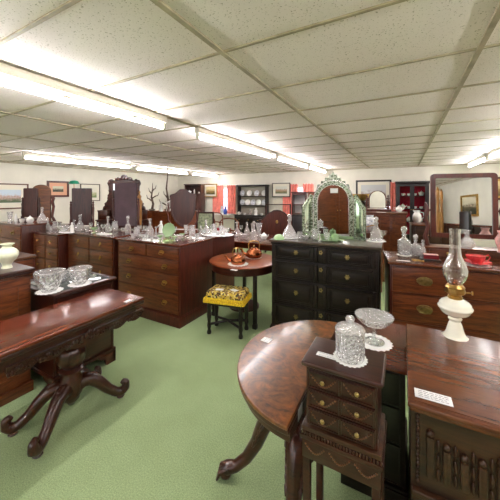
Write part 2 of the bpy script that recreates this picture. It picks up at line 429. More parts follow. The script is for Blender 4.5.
for x, y0, y1 in ((-2.05, -2.4, -.4), (1.37, 2.2, 4.1), (1.37, -.2, 1.7), (1.37, -2.6, -.8), (-5.95, -.2, 1.8)):
    batten(x, y0, y1, 'fluorescent batten overhead outside the picture frame', 'battens outside the view')
# ------------------------------------------------------------------ furniture
HM = {}
def handle_mesh(kind, s=1.0):
    k = (kind, s)
    if k in HM: return HM[k]
    g = G()
    if kind in ('knob', 'pearl'):
        g.lathe([(.004, 0), (.004, .008), (.012, .014), (.014, .02), (.009, .027), (0, .029)], seg=12, mat=T(0, 0, 0, rx=PI / 2))
    elif kind == 'bail':
        g.prism([(-.035, -.008), (-.022, -.016), (0, -.012), (.022, -.016), (.035, -.008), (.035, .008), (.022, .016), (0, .02), (-.022, .016), (-.035, .008)], -.003, 0, 'xz')
        g.tube([(-.026, -.004, 0), (-.03, -.014, -.01), (-.022, -.018, -.024), (0, -.018, -.029), (.022, -.018, -.024), (.03, -.014, -.01), (.026, -.004, 0)], .0032, 6)
    elif kind == 'oval':
        g.prism(arc(0, 0, .042, 0, 345, 23, .024), -.004, 0, 'xz', .0015)
        g.tube([(-.032, -.004, .002), (-.036, -.014, -.004), (-.026, -.018, -.016), (0, -.018, -.02), (.026, -.018, -.016), (.036, -.014, -.004), (.032, -.004, .002)], .0032, 6)
        g.prism(arc(0, .003, .024, 0, 340, 17, .011), -.008, -.003, 'xz', .002)
    elif kind == 'drop':
        g.lathe([(.018, 0), (.018, .003), (.008, .006), (.006, .012), (0, .013)], seg=10, mat=T(0, 0, .008, rx=PI / 2))
        g.sph((0, -.013, -.012), (.008, .005, .016), 8); g.tube([(0, -.012, .006), (0, -.013, -.002)], .003, 6)
    elif kind == 'rosette':
        pts = []
        for i in range(24):
            a = 2 * PI * i / 24; r = .024 * (1 + .22 * math.cos(6 * a)); pts.append((r * math.cos(a), r * math.sin(a)))
        g.prism(pts, -.004, 0, 'xz'); g.lathe([(.006, 0), (.006, .01), (.011, .016), (.009, .024), (0, .026)], seg=10, mat=T(0, -.003, 0, rx=PI / 2))
        g.sph((0, -.018, -.016), (.007, .005, .012), 8)
    elif kind == 'key':
        pts = []
        for i in range(20):
            a = 2 * PI * i / 20; r = .017 * (1 + .18 * math.cos(5 * a)); pts.append((r * math.cos(a), r * 1.2 * math.sin(a)))
        g.ring(pts, [(x * .35, z * .35) for x, z in pts], -.003, 0, 'xz')
    if s != 1: bmesh.ops.scale(g.bm, vec=(s, s, s), verts=g.bm.verts)
    HM[k] = g.mesh('handle', M['oldbrass'] if kind in ('oval', 'rosette', 'key', 'pearl') else M['brass'])
    return HM[k]
def chest(name, label, cat, loc, rot, w, d, h, rows, mat='mahog', side='mahog_z', top='redx', handle='bail', hx=.22, base='plinth', bh=.1, tt=.025, over=.015, hs=1.0, group=None, geo=False, stile=.02):
    t = thing(name, label, cat, loc, rot, group)
    G().box(0, w, .012, d, bh * .95, h - tt, .002).out('carcass', M[side], t)
    G().box(-over, w + over, -over, d + over * .3, h - tt, h, .007, 3).out('top', M[top], t)
    if base == 'plinth':
        G().box(-.014, w + .014, -.014, d, 0, bh - .015, .003).box(-.008, w + .008, -.008, d, bh - .015, bh, .004).out('plinth', M[side], t)
    else:
        G().box(-.01, w + .01, -.006, d, bh - .03, bh, .005).out('base_moulding', M[side], t)
        o1 = [(0, bh - .03), (.17, bh - .03), (.15, bh * .6), (.1, bh * .45), (.085, 0), (0, 0)]
        for sx in (0, 1):
            for yy in (-.008, d - .03):
                f = G(); f.prism([(a if not sx else w - a, b) for a, b in o1], yy, yy + .025, 'xz')
                f.prism([((a if yy < .1 else d - a) - .008 * (yy < .1), b) for a, b in o1], (-.008 if not sx else w - .017), (.017 if not sx else w + .008), 'yz')
                f.out('foot', M[side], t)
    tot = sum(r[0] for r in rows); z = h - tt - .01; usable = h - tt - bh - .02
    for hh, n in rows:
        rh = usable * hh / tot; cw = (w - 2 * stile) / n
        for k in range(n):
            xa, xb = stile + cw * k + .004, stile + cw * (k + 1) - .004; za, zb = z - rh + .005, z - .005
            g = G().box(xa, xb, 0.0, .02, za, zb, .003)
            if geo:
                m_ = (xa + xb) / 2
                for a, b in ((xa + .03, m_ - .07), (m_ + .07, xb - .03)):
                    for e in range(3):
                        q = .014 * e
                        g.ring([(a + q, za + .012 + q), (b - q, za + .012 + q), (b - q, zb - .012 - q), (a + q, zb - .012 - q)], [(a + q + .011, za + .023 + q), (b - q - .011, za + .023 + q), (b - q - .011, zb - .023 - q), (a + q + .011, zb - .023 - q)], -.026 + .009 * e, .004)
                    g.box(a + .05, b - .05, -.008, .004, za + .05, zb - .05, .006)
                for q in (-.05, .05): g.box(m_ + q - .016, m_ + q + .016, -.022, .004, za + .01, zb - .01, .006)
            else:
                g.ring([(xa, za), (xb, za), (xb, zb), (xa, zb)], [(xa + .006, za + .006), (xb - .006, za + .006), (xb - .006, zb - .006), (xa + .006, zb - .006)], -.005, .002)
            dr = g.out('drawer', M[mat], t)
            if handle:
                m_ = (xa + xb) / 2
                hp = [m_] if (n > 1 or xb - xa < .5) else [xa + hx * (xb - xa), xb - hx * (xb - xa)]
                for x in hp: put('handle', handle_mesh(handle, hs), dr, (x, -.008 if geo else 0, (za + zb) / 2 + .004))
                if geo: put('keyhole_plate', handle_mesh('key', 1.1), dr, (m_, -.0, zb - .06))
        z -= rh
    if geo:
        g = G()
        for zz in (h - tt - .004,): g.box(-.008, w + .008, -.01, d, zz - .02, zz, .006)
        g.out('cornice', M[side], t)
    return t

# --- left carved table
def carved_table():
    xa, xb, ya, yb, h = -2.36, -1.87, .62, 1.62, .75
    cx, cy = (xa + xb) / 2, (ya + yb) / 2 + .05
    t = thing('carved_fold_over_table', 'long carved rosewood fold-over table on pedestal with four scroll feet, left foreground', 'table', (cx, cy, 0))
    X0_, X1_, Y0_, Y1_ = xa - cx, xb - cx, ya - cy, yb - cy
    G().box(X0_, X1_, Y0_, Y1_, h - .022, h, .008, 3).out('top', M['red'], t)
    G().box(X0_ + .004, X1_ - .004, Y0_ + .004, Y1_ - .004, h - .048, h - .024, .007, 3).out('lower_leaf', M['rose'], t)
    f = G().box(X0_ + .05, X1_ - .05, Y0_ + .05, Y1_ - .05, h - .125, h - .048)
    f.box(X0_ + .03, X1_ - .03, Y0_ + .03, Y1_ - .03, h - .062, h - .048, .004)
    fr = f.out('frieze', M['rose'], t)
    def apron(L_, name):
        n = 44; bot = []
        for i in range(n + 1):
            u = i / n; w = abs(math.sin(u * PI * 6)) ** .7
            c = math.exp(-((u - .5) / .07) ** 2) * .035
            bot.append((-L_ / 2 + L_ * u, -.02 - .036 * w - c))
        g = G().prism(bot + [(L_ / 2, .012), (-L_ / 2, .012)], -.012, .01, 'xz')
        for i in range(48):
            u = (i + .5) / 48; s_ = .75 + .25 * math.sin(u * PI * 12)
            g.sph((-L_ / 2 + L_ * u, -.014, -.02 - .012 * math.sin(u * PI * 24)), (.012 * s_, .011, .018 * s_), 7)
        for i in range(13):
            x = -L_ / 2 + L_ * (i + .5) / 13
            g.tube([(x + .016 * math.cos(a * .9) * (1 - a / 9), -.018, -.014 + .016 * math.sin(a * .9) * (1 - a / 9)) for a in range(7)], .004, 5)
        for k in range(5): g.sph((.026 * (k - 2), -.02, -.01 + .012 * (2 - abs(k - 2))), (.014, .012, .024), 8)
        return g
    z = h - .115
    apron(Y1_ - Y0_ - .08, 'a').out('carved_apron', M['rose'], fr, (X1_ - .045, 0, z), PI / 2)
    apron(X1_ - X0_ - .08, 'b').out('carved_apron', M['rose'], fr, (0, Y1_ - .045, z), PI)
    apron(X1_ - X0_ - .08, 'b').out('carved_apron', M['rose'], fr, (0, Y0_ + .045, z), 0)
    g = G().box(-.17, .17, -.26, .26, h - .17, h - .115, .01)
    g.out('block', M['rose'], t)
    G().lathe([(0, .07), (.02, .08), (.03, .10), (.05, .115), (.056, .14), (.07, .16), (.076, .22), (.072, .27), (.058, .30), (.056, .315), (.076, .325), (.08, .338), (.07, .35), (.058, .358), (.07, .37), (.084, .39), (.093, .43), (.09, .47), (.074, .50), (.056, .515), (.066, .525), (.07, .54), (.052, .552), (.056, .575), (.07, .59), (.07, .60)], seg=28,
              wob=lambda a, z: 1 + (.05 * math.cos(10 * a) if .39 < z < .51 else .03 * math.cos(8 * a) if z < .31 else 0)).out('pedestal', M['rose'], t)
    for sx in (-1, 1):
        for sy in (-1, 1):
            D = Vector((sx * .38, sy * .68, 0)); L_ = .47
            path = [(.05, .20), (.11, .225), (.17, .215), (.24, .165), (.31, .10), (.38, .055), (.43, .045), (.465, .07), (.47, .105), (.448, .12), (.43, .105)]
            rad = [.046, .048, .045, .04, .035, .033, .033, .032, .026, .02, .014]
            pts = []
            for q in range(len(path) - 1):
                for e in range(3):
                    u = e / 3; pts.append((path[q][0] * (1 - u) + path[q + 1][0] * u, path[q][1] * (1 - u) + path[q + 1][1] * u))
            pts.append(path[-1]); rr = []
            for q in range(len(rad) - 1):
                for e in range(3): rr.append(rad[q] * (1 - e / 3) + rad[q + 1] * e / 3)
            rr.append(rad[-1])
            l = G().tube([(D.x * a, D.y * a, b) for a, b in pts], rr, 10, 1.0)
            for k in range(7):
                a, b = pts[4 + k]; l.sph((D.x * a, D.y * a, b + rr[4 + k] * .85), (.02, .02, .014), 7)
            l.sph((D.x * .42, D.y * .42, .014), (.03, .03, .014), 8)
            l.out('scroll_leg', M['rose'], t)
    return t
carved_table()

# --- cabinet and coffer behind the carved table
c2 = thing('side_cabinet', 'plain brown cabinet holding the cream vase, behind the carved table at left edge', 'cabinet', (-2.66, 0.05, 0), PI / 2)
G().box(0, 1.11, .015, .42, .06, .965, .003).out('carcass', M['mahog'], c2); G().box(-.02, 1.13, -.02, .43, .972, 1.0, .01, 3).box(-.005, 1.115, -.005, .425, .955, .973, .006).out('top', M['darkred'], c2)
G().box(-.01, 1.12, -.01, .42, 0, .08, .004).out('plinth', M['mahog'], c2)
for k in range(2):
    dr = G().ring([(.02 + .54 * k, .1), (.55 + .54 * k, .1), (.55 + .54 * k, .94), (.02 + .54 * k, .94)], [(.09 + .54 * k, .17), (.48 + .54 * k, .17), (.48 + .54 * k, .87), (.09 + .54 * k, .87)], 0.0, .02).box(.08 + .54 * k, .49 + .54 * k, .008, .018, .16, .88).out('door', M['mahog'], c2)
    put('knob', handle_mesh('knob'), dr, (.5 if k == 0 else .61, 0, .55))
c3 = chest('glass_topped_coffer', 'low dark chest with reflective top carrying two cut glass bowls, behind the carved table', 'chest', (-2.44, 1.22, 0), PI / 2, .53, .62, .80, [(1, 1), (1.6, 1)], 'darkred', 'darkred', 'darkred', None, base='bracket', bh=.13)
G().box(.03, .50, .03, .56, .801, .806, .002).out('glass_sheet', M['mirrorg'] if False else plain('dark_glass_top', (120, 128, 128), .04, .5), c3)
# a further low cabinet top behind the vase
cs = chest('low_chest', 'lighter topped low chest just behind the cream vase and its cabinet', 'chest', (-3.90, 1.12, 0), PI / 2, .62, .5, .86, [(1, 1), (1, 1), (1, 1)], 'mahog', 'mahog_z', 'walnut', 'knob')

# --- the row of chests
YR = 2.54
chest('chest_of_drawers', 'tall mahogany chest of drawers with reddish side, nearest of the left row, crowded with glass', 'chest of drawers', (-3.48, YR, 0), 0, 1.14, .66, .99,
      [(.8, 2), (.9, 1), (1.15, 1), (1.3, 1)], 'mahog', 'mahog_z', 'redx', 'bail', .2, hs=1.15, bh=.13)
chest('chest_of_drawers', 'mahogany chest with two short drawers over long ones, second in the left row', 'chest of drawers', (-4.66, YR - .02, 0), 0, 1.12, .55, 1.0,
      [(.9, 2), (1, 2), (1.1, 1), (1.2, 1)], 'mahog', 'darkred', 'redx', 'drop', .25, hs=1.2)
chest('chest_of_drawers', 'brass-knobbed chest of small drawers, third in the left row from the aisle', 'chest of drawers', (-5.46, YR - .14, 0), 0, .76, .55, .97,
      [(.8, 2), (.8, 2), (.9, 2), (1, 2)], 'mahog', 'mahog_z', 'redx', 'knob', .25, hs=1.3)
chest('chest_of_drawers', 'tallest chest at far left edge with single star-shaped handle in view', 'chest of drawers', (-6.55, YR - .28, 0), 0, 1.02, .62, 1.09,
      [(1, 1), (1, 1), (1.1, 1), (1.2, 1)], 'mahog', 'mahog_z', 'redx', 'rosette', .25, hs=1.5)
chest('chest_of_drawers', 'dark red-sided chest directly behind the tall mahogany chest, facing away down the aisle', 'chest of drawers', (-2.42, 3.92, 0), PI, 1.0, .64, .97,
      [(.8, 2), (.9, 1), (1.1, 1), (1.2, 1)], 'mahog', 'mahog_z', 'redx', 'bail', .2)

# --- dark oak geometric chest
BC = chest('geometric_oak_chest', 'near-black oak chest with mitred geometric panels on its drawers and brass rosette pulls', 'chest of drawers', (-1.335, 2.965, 0), math.radians(2), 1.13, .56, 1.08,
      [(.85, 1), (1.0, 1), (1.25, 1), (1.2, 1)], 'oak', 'oak', 'oaktop', 'rosette', .25, bh=.1, tt=.028, over=.022, geo=True, hs=.95)
# --- right chest with oval handles
RROT = math.radians(8)
chest('chest_of_drawers', 'warm mahogany chest with oval brass handles under the large swing mirror', 'chest of drawers', (-.11, 3.02, 0), RROT, 1.25, .55, .95,
      [(1.1, 1), (1.15, 1), (1.25, 1)], 'mahog', 'mahog_z', 'deskwood', 'oval', .22, hs=1.6, over=.02, stile=.015)

# --- mid round table
def round_table():
    t = thing('round_table', 'round mahogany table carrying copper kettles, left of the dark oak chest', 'table', (-1.845, 3.22, 0))
    r, h = .455, .74
    G().lathe([(0, h - .025), (r - .02, h - .025), (r - .004, h - .02), (r, h - .012), (r - .004, h - .003), (r - .012, h), (0, h)], seg=56).out('top', M['orange'], t)
    G().lathe([(r - .05, h - .11), (r - .03, h - .11), (r - .03, h - .025), (r - .05, h - .025)], seg=48).out('apron', M['darkred'], t)
    for k in range(4):
        a = math.radians((29, 119, 209, 319)[k]); x, y = (r - .06) * math.cos(a), (r - .06) * math.sin(a)
        G().box(x - .02, x + .02, y - .02, y + .02, 0.03, h - .03, .004).box(x - .026, x + .026, y - .026, y + .026, 0, .05, .005).out('leg', M['black'], t)
    G().prism(arc(0, 0, .2, 0, 345, 23), .12, .14, 'xy').out('shelf', M['darkred'], t)
    return t
round_table()
# stool
def stool():
    t = thing('tapestry_stool', 'stool with beaded tapestry cushion and yellow fringe on dark turned legs', 'stool', (-1.79, 2.75, 0), math.radians(12)); t.scale = (1.06, 1.06, 1.08)
    G().box(-.21, .21, -.14, .14, .37, .46, .04, 4).out('cushion', M['tapestry'], t)
    g = G().box(-.215, .215, -.145, .145, .37, .40, .012, 2)
    for k in range(84):
        u = k / 84 * 4; s_ = int(u); v = u - s_
        x, y = ((-.215 + .43 * v, -.147), (.217, -.145 + .29 * v), (.215 - .43 * v, .147), (-.217, .145 - .29 * v))[s_]
        g.tube([(x, y, .39), (x * 1.02, y * 1.02, .345)], [.010, .011], 5)
    g.out('fringe', M['yellow'], t)
    G().box(-.19, .19, -.12, .12, .31, .37, .005).out('seat_rail', M['black'], t)
    for sx in (-1, 1):
        for sy in (-1, 1):
            G().lathe([(.0, 0), (.022, 0), (.026, .02), (.016, .05), (.024, .09), (.018, .13), (.026, .2), (.02, .26), (.024, .31)], sx * .18, sy * .10, seg=10).out('leg', M['black'], t)
    G().tube([(-.18, -.1, .1), (0, 0, .12), (.18, .1, .1)], .014, 8).tube([(-.18, .1, .1), (0, 0, .12), (.18, -.1, .1)], .014, 8).out('stretcher', M['black'], t)
stool()

# --- burr walnut table
def burr_table():
    ex, ey, h = .425, .49, .72
    t = thing('burr_walnut_table', 'rounded burr walnut table on carved claw legs, centre foreground', 'table', (-.385, 1.49, 0))
    def D(k): return [(x, y) for x, y in arc(0, 0, ex * k, 90, 270, 40, ey * k)]
    G().prism(D(1), h - .02, h, 'xy', .007).out('top', M['burr'], t)
    G().prism(D(.985), h - .045, h - .021, 'xy', .006).prism(D(.94), h - .085, h - .044, 'xy', .003).out('edge_moulding', M['rose'], t)
    G().lathe([(0, .16), (.05, .17), (.075, .2), (.06, .25), (.05, .3), (.07, .36), (.085, .43), (.075, .5), (.05, .54), (.07, .57), (.1, .6), (.1, .635)], -.10, -.02, seg=24,
              wob=lambda a, z: 1 + .05 * math.cos(9 * a) * (.32 < z < .52)).out('pedestal', M['rose'], t)
    for ang in (200, 280, 75):
        c, s_ = math.cos(math.radians(ang)), math.sin(math.radians(ang))
        path = [(.04, .40), (.11, .41), (.17, .38), (.21, .31), (.245, .22), (.30, .13), (.36, .075), (.41, .06), (.435, .05)]
        rad = [.05, .056, .05, .042, .036, .031, .03, .036, .032]
        pts, rr = [], []
        for q in range(len(path) - 1):
            for e in range(3):
                u = e / 3; pts.append((path[q][0] * (1 - u) + path[q + 1][0] * u, path[q][1] * (1 - u) + path[q + 1][1] * u)); rr.append(rad[q] * (1 - u) + rad[q + 1] * u)
        g = G().tube([(-.10 + c * a, -.02 + s_ * a, b) for a, b in pts], rr, 10)
        for k in range(11):
            a, b = pts[1 + k]; a2, b2 = pts[3 + k]
            for sd in (-1, 0, 1):
                w_ = rr[1 + k] * .75 * sd; up = .92 if sd == 0 else .62
                P0 = Vector((-.10 + c * a - s_ * w_, -.02 + s_ * a + c * w_, b + rr[1 + k] * up * .8)); P1 = Vector((-.10 + c * a2 - s_ * w_ * 1.15, -.02 + s_ * a2 + c * w_ * 1.15, b2 + rr[3 + k] * (up + .25)))
                g.tube([P0, (P0 + P1) / 2 + Vector((0, 0, .006)), P1], [.008, .014, .005], 6)
        for sd in (-1, 1):
            sp_ = []
            for k in range(16):
                an = k * .55; rad_ = .036 * (1 - k / 18); sp_.append((-.10 + c * (.15 + rad_ * math.cos(an)) - s_ * sd * .045, -.02 + s_ * (.15 + rad_ * math.cos(an)) + c * sd * .045, .375 + rad_ * math.sin(an)))
            g.tube(sp_, [.011] * 12 + [.009, .009, .009, .009], 6)
        g.sph((-.10 + c * .42, -.02 + s_ * .42, .032), (.036, .036, .032), 10)
        for k in (-1, 0, 1): g.tube([(-.10 + c * .40 - s_ * .022 * k, -.02 + s_ * .40 + c * .022 * k, .07), (-.10 + c * .45 - s_ * .026 * k, -.02 + s_ * .45 + c * .026 * k, .045), (-.10 + c * .465 - s_ * .026 * k, -.02 + s_ * .465 + c * .026 * k, .006)], [.015, .014, .006], 7)
        g.out('carved_leg', M['rose'], t)
burr_table()
# --- dark red chest behind the small cabinet
chest('low_chest', 'low narrow dark chest with plain red top under the glass compote', 'chest', (-.29, 1.62, 0), 0, .30, .545, .715,
      [(1, 1), (1.1, 1), (1.2, 1)], 'black', 'black', 'redx', 'knob', .7, over=.012)

# --- small collector's cabinet on stand
def small_cabinet():
    w, d, h = .272, .21, .95
    t = thing('small_cabinet_on_stand', 'small dark cabinet of three swag-carved drawers on slender stand, centre foreground', 'cabinet', (-.342, 1.065, 0))
    zb = .69
    G().box(.008, w - .008, .01, d - .004, zb, h - .018, .002).out('carcass', M['mulb'], t)
    G().box(-.008, w + .008, -.008, d, h - .018, h, .006, 3).out('top', M['mulb'], t)
    g = G()
    for k in range(16): g.sph((w + .008, .004 + k * .0127, h - .008), (.005, .0055, .006), 7)
    g.out('beaded_edge', M['carved'], t)
    for k in range(3):
        za = zb + .018 + k * .072; zt = za + .066
        g = G().box(.016, w - .016, .002, .015, za, zt, .002)
        for xa, xb in ((.02, w / 2 - .002), (w / 2 + .002, w - .02)):
            g.ring([(xa, za + .004), (xb, za + .004), (xb, zt - .004), (xa, zt - .004)], [(xa + .004, za + .008), (xb - .004, za + .008), (xb - .004, zt - .008), (xa + .004, zt - .008)], -.002, .004)
        dr = g.out('drawer', M['mulb'], t)
        for xm in (w * .275, w * .725):
            s = G()
            for e in range(13):
                u = e / 12; s.sph((xm - .045 + .09 * u, .001, za + .05 - .034 * math.sin(PI * u)), (.0042, .003, .0034), 6)
            s.out('swag', M['walnut'], dr)
            put('knob', handle_mesh('pearl', .62), dr, (xm, .002, za + .036))
    g = G().box(-.006, w + .006, -.008, d, zb - .006, zb + .012, .004)
    for k in range(26): g.sph((-.004 + (w + .008) * k / 25, -.008, zb - .012), (.0046, .005, .008), 6)
    g.out('gadroon_moulding', M['carved'], t)
    g = G().box(-.012, w + .012, -.014, d + .006, zb - .036, zb - .018, .004).box(-.004, w + .004, -.006, d, zb - .11, zb - .034, .002)
    st = g.out('stand_frieze', M['mulb'], t)
    for q in range(3):
        s = G(); xm = w * (q * 2 + 1) / 6
        for e in range(11):
            u = e / 10; s.sph((xm - .035 + .07 * u, -.007, zb - .055 - .026 * math.sin(PI * u)), (.0042, .003, .0034), 6)
        s.out('swag', M['walnut'], st)
    for x in (0, w):
        for y in (0, d):
            x_ = min(max(x, .012), w - .012); y_ = min(max(y, .008), d - .012)
            G().box(x_ - .014, x_ + .014, y_ - .013, y_ + .013, 0, zb - .1, .003).out('leg', M['mulb'], t)
small_cabinet()

# --- right desk
def desk():
    t = thing('carved_sideboard', 'brown topped sideboard with carved fluted front, right foreground, bearing the oil lamp', 'sideboard', (.015, 1.24, 0))
    w, d, h = 1.25, .75, .80
    G().box(0, w, 0, d, h - .02, h, .007, 3).box(.022, w - .02, .022, d - .02, h, h + .002).box(.008, w - .008, .008, d - .006, h - .036, h - .02, .005).out('top', M['deskwood'], t)
    zf = .475
    G().box(.012, w - .03, .03, d - .02, zf - .01, h - .034).out('carcass', M['carved'], t)
    g = G()
    for k in range(22):
        x = .075 + k * .052
        if x > w - .06: break
        ztop = h - .12 - .05 * abs(math.sin(k * .7)); g.box(x - .013, x + .013, .012, .034, zf + .05, ztop, .006)
        g.sph((x, .022, ztop + .012), (.014, .012, .014), 8)
        for e in range(3): g.sph((x + .026, .022, zf + .07 + .055 * e), (.007, .008, .024), 7)
    g.out('carved_panel', M['carved'], t)
    g = G()
    for k in range(16): g.sph((.034, .026, zf + .02 + k * .0165), (.007, .009, .008), 7)
    g.out('beaded_corner', M['carved'], t)
    G().box(.012, w - .012, .006, d, zf - .035, zf - .01, .006, 3).out('ledge', M['carved'], t)
    G().box(.014, w - .035, .04, d - .02, .08, zf - .034).out('lower_carcass', M['carved'], t)
    for k in range(2):
        xa = .05 + k * .58; xb = xa + .56
        dr = G().ring([(xa, .1), (xb, .1), (xb, zf - .045), (xa, zf - .045)], [(xa + .06, .16), (xb - .06, .16), (xb - .06, zf - .1), (xa + .06, zf - .1)], .022, .042).out('door', M['carved'], t)
        put('knob', handle_mesh('knob'), dr, (xb - .03 if k == 0 else xa + .03, .022, .28))
    G().box(.015, w - .015, .015, d, 0, .085, .005).out('plinth', M['carved'], t)
desk()
# ------------------------------------------------------------------ small things
PROTO = {}
def dec_prof(k):
    return {'bell': [(0, 0), (.05, 0), (.056, .006), (.056, .03), (.05, .08), (.034, .115), (.019, .14), (.016, .165), (.02, .172), (.026, .178), (.026, .182), (.012, .183)],
            'ship': [(0, 0), (.075, 0), (.08, .006), (.078, .02), (.058, .065), (.034, .105), (.018, .135), (.015, .165), (.019, .172), (.025, .178), (.025, .182), (.011, .183)],
            'slim': [(0, 0), (.036, 0), (.04, .006), (.04, .09), (.034, .125), (.016, .15), (.014, .19), (.022, .2), (.022, .204), (.01, .205)]}[k]
def ball_stopper(g, z, r=.024, seg=12):
    g.lathe([(0, z - .02), (.009, z - .02), (.011, z), (.014, z + .006), (r * .6, z + .012), (r, z + .012 + r), (r * .7, z + .012 + r * 1.75), (0, z + .012 + r * 2)], seg=seg)
def mk(kind, t):
    if kind in ('bell', 'ship', 'slim'):
        p = dec_prof(kind); G().lathe(p, seg=16, wob=lambda a, z: 1 + .025 * math.cos(8 * a)).out('body', M['crystal'], t, angle=20)
        g = G(); ball_stopper(g, p[-1][1]); g.out('stopper', M['crystal'], t, angle=20)
    elif kind == 'square':
        g = G().box(-.042, .042, -.042, .042, 0, .13, .008, 2)
        for i in range(5):
            for j in range(6):
                for f in (-1, 1):
                    a, b = -.032 + .016 * i, .016 + .02 * j
                    g.sph((a, f * .042, b), (.0075, .005, .0095), 6); g.sph((f * .042, a, b), (.005, .0075, .0095), 6)
        g.lathe([(.036, .128), (.03, .14), (.016, .15), (.015, .168), (.022, .174), (.022, .18), (.01, .181)], seg=14); g.out('body', M['crystalb'], t, angle=25)
        g = G(); ball_stopper(g, .182, .028, 14); g.out('stopper', M['crystal'], t, angle=20)
    elif kind == 'jug':
        G().lathe([(0, 0), (.036, 0), (.046, .02), (.052, .06), (.042, .1), (.036, .13), (.044, .155), (.04, .155), (.032, .13), (.038, .1), (.046, .06), (.04, .02), (0, .008)], seg=16, wob=lambda a, z: 1 + (.25 * max(0, math.cos(a)) ** 6 if z > .14 else 0)).out('body', M['crystal'], t)
        G().tube([(-.035, 0, .135), (-.065, 0, .13), (-.078, 0, .1), (-.068, 0, .06), (-.045, 0, .045)], .007, 7).out('handle', M['clear'], t)
    elif kind == 'goblet':
        G().lathe([(0, 0), (.032, 0), (.032, .003), (.006, .012), (.005, .06), (.012, .07), (.032, .085), (.037, .12), (.034, .15), (.031, .15), (.034, .12), (.028, .09), (0, .076)], seg=14).out('glass', M['clear'], t)
    elif kind == 'tumbler':
        G().lathe([(0, 0), (.03, 0), (.036, .09), (.033, .09), (.027, .012), (0, .01)], seg=14).out('glass', M['crystal'], t)
    elif kind == 'sundae':
        G().lathe([(0, 0), (.034, 0), (.034, .004), (.01, .014), (.008, .035), (.02, .045), (.045, .065), (.052, .085), (.048, .085), (.04, .067), (0, .05)], seg=14, wob=lambda a, z: 1 + (.06 * math.cos(7 * a) if z > .06 else 0)).out('glass', M['green'], t)
    elif kind == 'bowl':
        G().lathe([(0, 0), (.05, 0), (.055, .008), (.075, .03), (.098, .075), (.105, .112), (.1, .116), (.093, .078), (.07, .036), (.05, .018), (0, .016)], seg=64, wob=lambda a, z: 1 + (.05 * abs(math.cos(8 * a)) if z > .1 else .035 * abs(math.cos(8 * a + z * 60)))).out('bowl', M['crystalb'], t, angle=25)
    elif kind == 'vase':
        G().lathe([(0, 0), (.035, 0), (.04, .01), (.028, .03), (.034, .1), (.046, .17), (.042, .17), (.03, .1), (.022, .034), (0, .03)], seg=16, wob=lambda a, z: 1 + .02 * math.cos(8 * a)).out('vase', M['crystal'], t)
    elif kind == 'candle':
        G().lathe([(0, 0), (.042, 0), (.04, .012), (.014, .03), (.012, .06), (.02, .075), (.012, .09), (.011, .15), (.024, .165), (.024, .18), (.012, .182)], seg=12).out('candlestick', M['crystal'], t)
    elif kind == 'plateg':
        G().lathe([(0, 0), (.03, 0), (.06, .006), (.1, .02), (.098, .026), (.06, .012), (0, .007)], seg=28, wob=lambda a, z: 1 + (.03 * math.cos(14 * a) if z > .015 else 0), mat=T(0, .01, .1, rx=math.radians(78))).out('plate', M['green'], t)
        G().tube([(-.04, .0, .004), (-.03, .03, .004), (0, .05, .07)], .003, 5).tube([(.04, .0, .004), (.03, .03, .004), (0, .05, .07)], .003, 5).tube([(-.04, 0, .004), (-.04, -.025, .012)], .003, 5).tube([(.04, 0, .004), (.04, -.025, .012)], .003, 5).out('plate_stand', M['chrome'], t)
    elif kind == 'figure':
        g = G().lathe([(0, 0), (.035, 0), (.035, .01), (.028, .03), (.03, .06), (.022, .09), (.024, .11), (.012, .125)], seg=12).sph((0, 0, .14), (.016, .016, .02), 10)
        g.tube([(.02, 0, .11), (.04, -.01, .085), (.03, -.025, .07)], .007, 6).tube([(-.02, 0, .11), (-.04, -.01, .09), (-.028, -.025, .08)], .007, 6); g.out('figure', M['china'], t)
    elif kind == 'teapot':
        G().lathe([(0, 0), (.04, 0), (.058, .03), (.06, .06), (.04, .09), (.03, .094), (0, .094)], seg=18).out('pot', M['china'], t)
        G().lathe([(.032, .094), (.02, .106), (.005, .11), (.01, .12), (0, .128)], seg=12).out('lid', M['china'], t)
        G().tube([(.05, 0, .04), (.075, 0, .055), (.095, 0, .09)], [.014, .01, .007], 7).out('spout', M['china'], t)
        G().tube([(-.05, 0, .075), (-.085, 0, .08), (-.09, 0, .045), (-.055, 0, .03)], .006, 6).out('handle', M['china'], t)
    elif kind == 'cup':
        G().lathe([(0, 0), (.025, 0), (.04, .03), (.043, .055), (.04, .055), (.037, .03), (0, .006)], seg=14).out('cup', M['china'], t)
        G().tube([(.04, 0, .045), (.062, 0, .04), (.055, 0, .018), (.034, 0, .018)], .004, 6).out('handle', M['china'], t)
    elif kind == 'cruet':
        G().lathe([(0, 0), (.034, 0), (.038, .012), (.036, .05), (.024, .08), (.012, .1), (.012, .12), (.02, .125), (.009, .126)], seg=12).out('body', M['crystal'], t)
        g = G(); ball_stopper(g, .126, .016, 8); g.out('stopper', M['crystal'], t)
NAMES = {'bell': ('decanter', 'decanter'), 'ship': ('decanter', 'decanter'), 'slim': ('decanter', 'decanter'), 'square': ('square_decanter', 'decanter'), 'jug': ('glass_jug', 'jug'), 'goblet': ('wine_glass', 'glass'),
         'tumbler': ('tumbler', 'glass'), 'sundae': ('sundae_dish', 'dish'), 'bowl': ('cut_glass_bowl', 'bowl'), 'vase': ('glass_vase', 'vase'), 'candle': ('glass_candlestick', 'candlestick'), 'plateg': ('green_glass_plate', 'plate'),
         'figure': ('china_figurine', 'figurine'), 'teapot': ('teapot', 'teapot'), 'cup': ('teacup', 'cup'), 'cruet': ('cruet_bottle', 'bottle')}
def put_at(kind, pos, label, s=1, rot=0, group=None):
    nm, cat = NAMES[kind]
    if kind not in PROTO:
        PROTO[kind] = t = thing(nm, label, cat, pos, rot, group); mk(kind, t); t.scale = (s, s, s); return t
    t = dup(PROTO[kind], pos, rot, label, None, s)
    if 'group' in t.keys() and not group: del t['group']
    if group: t['group'] = group
    return t
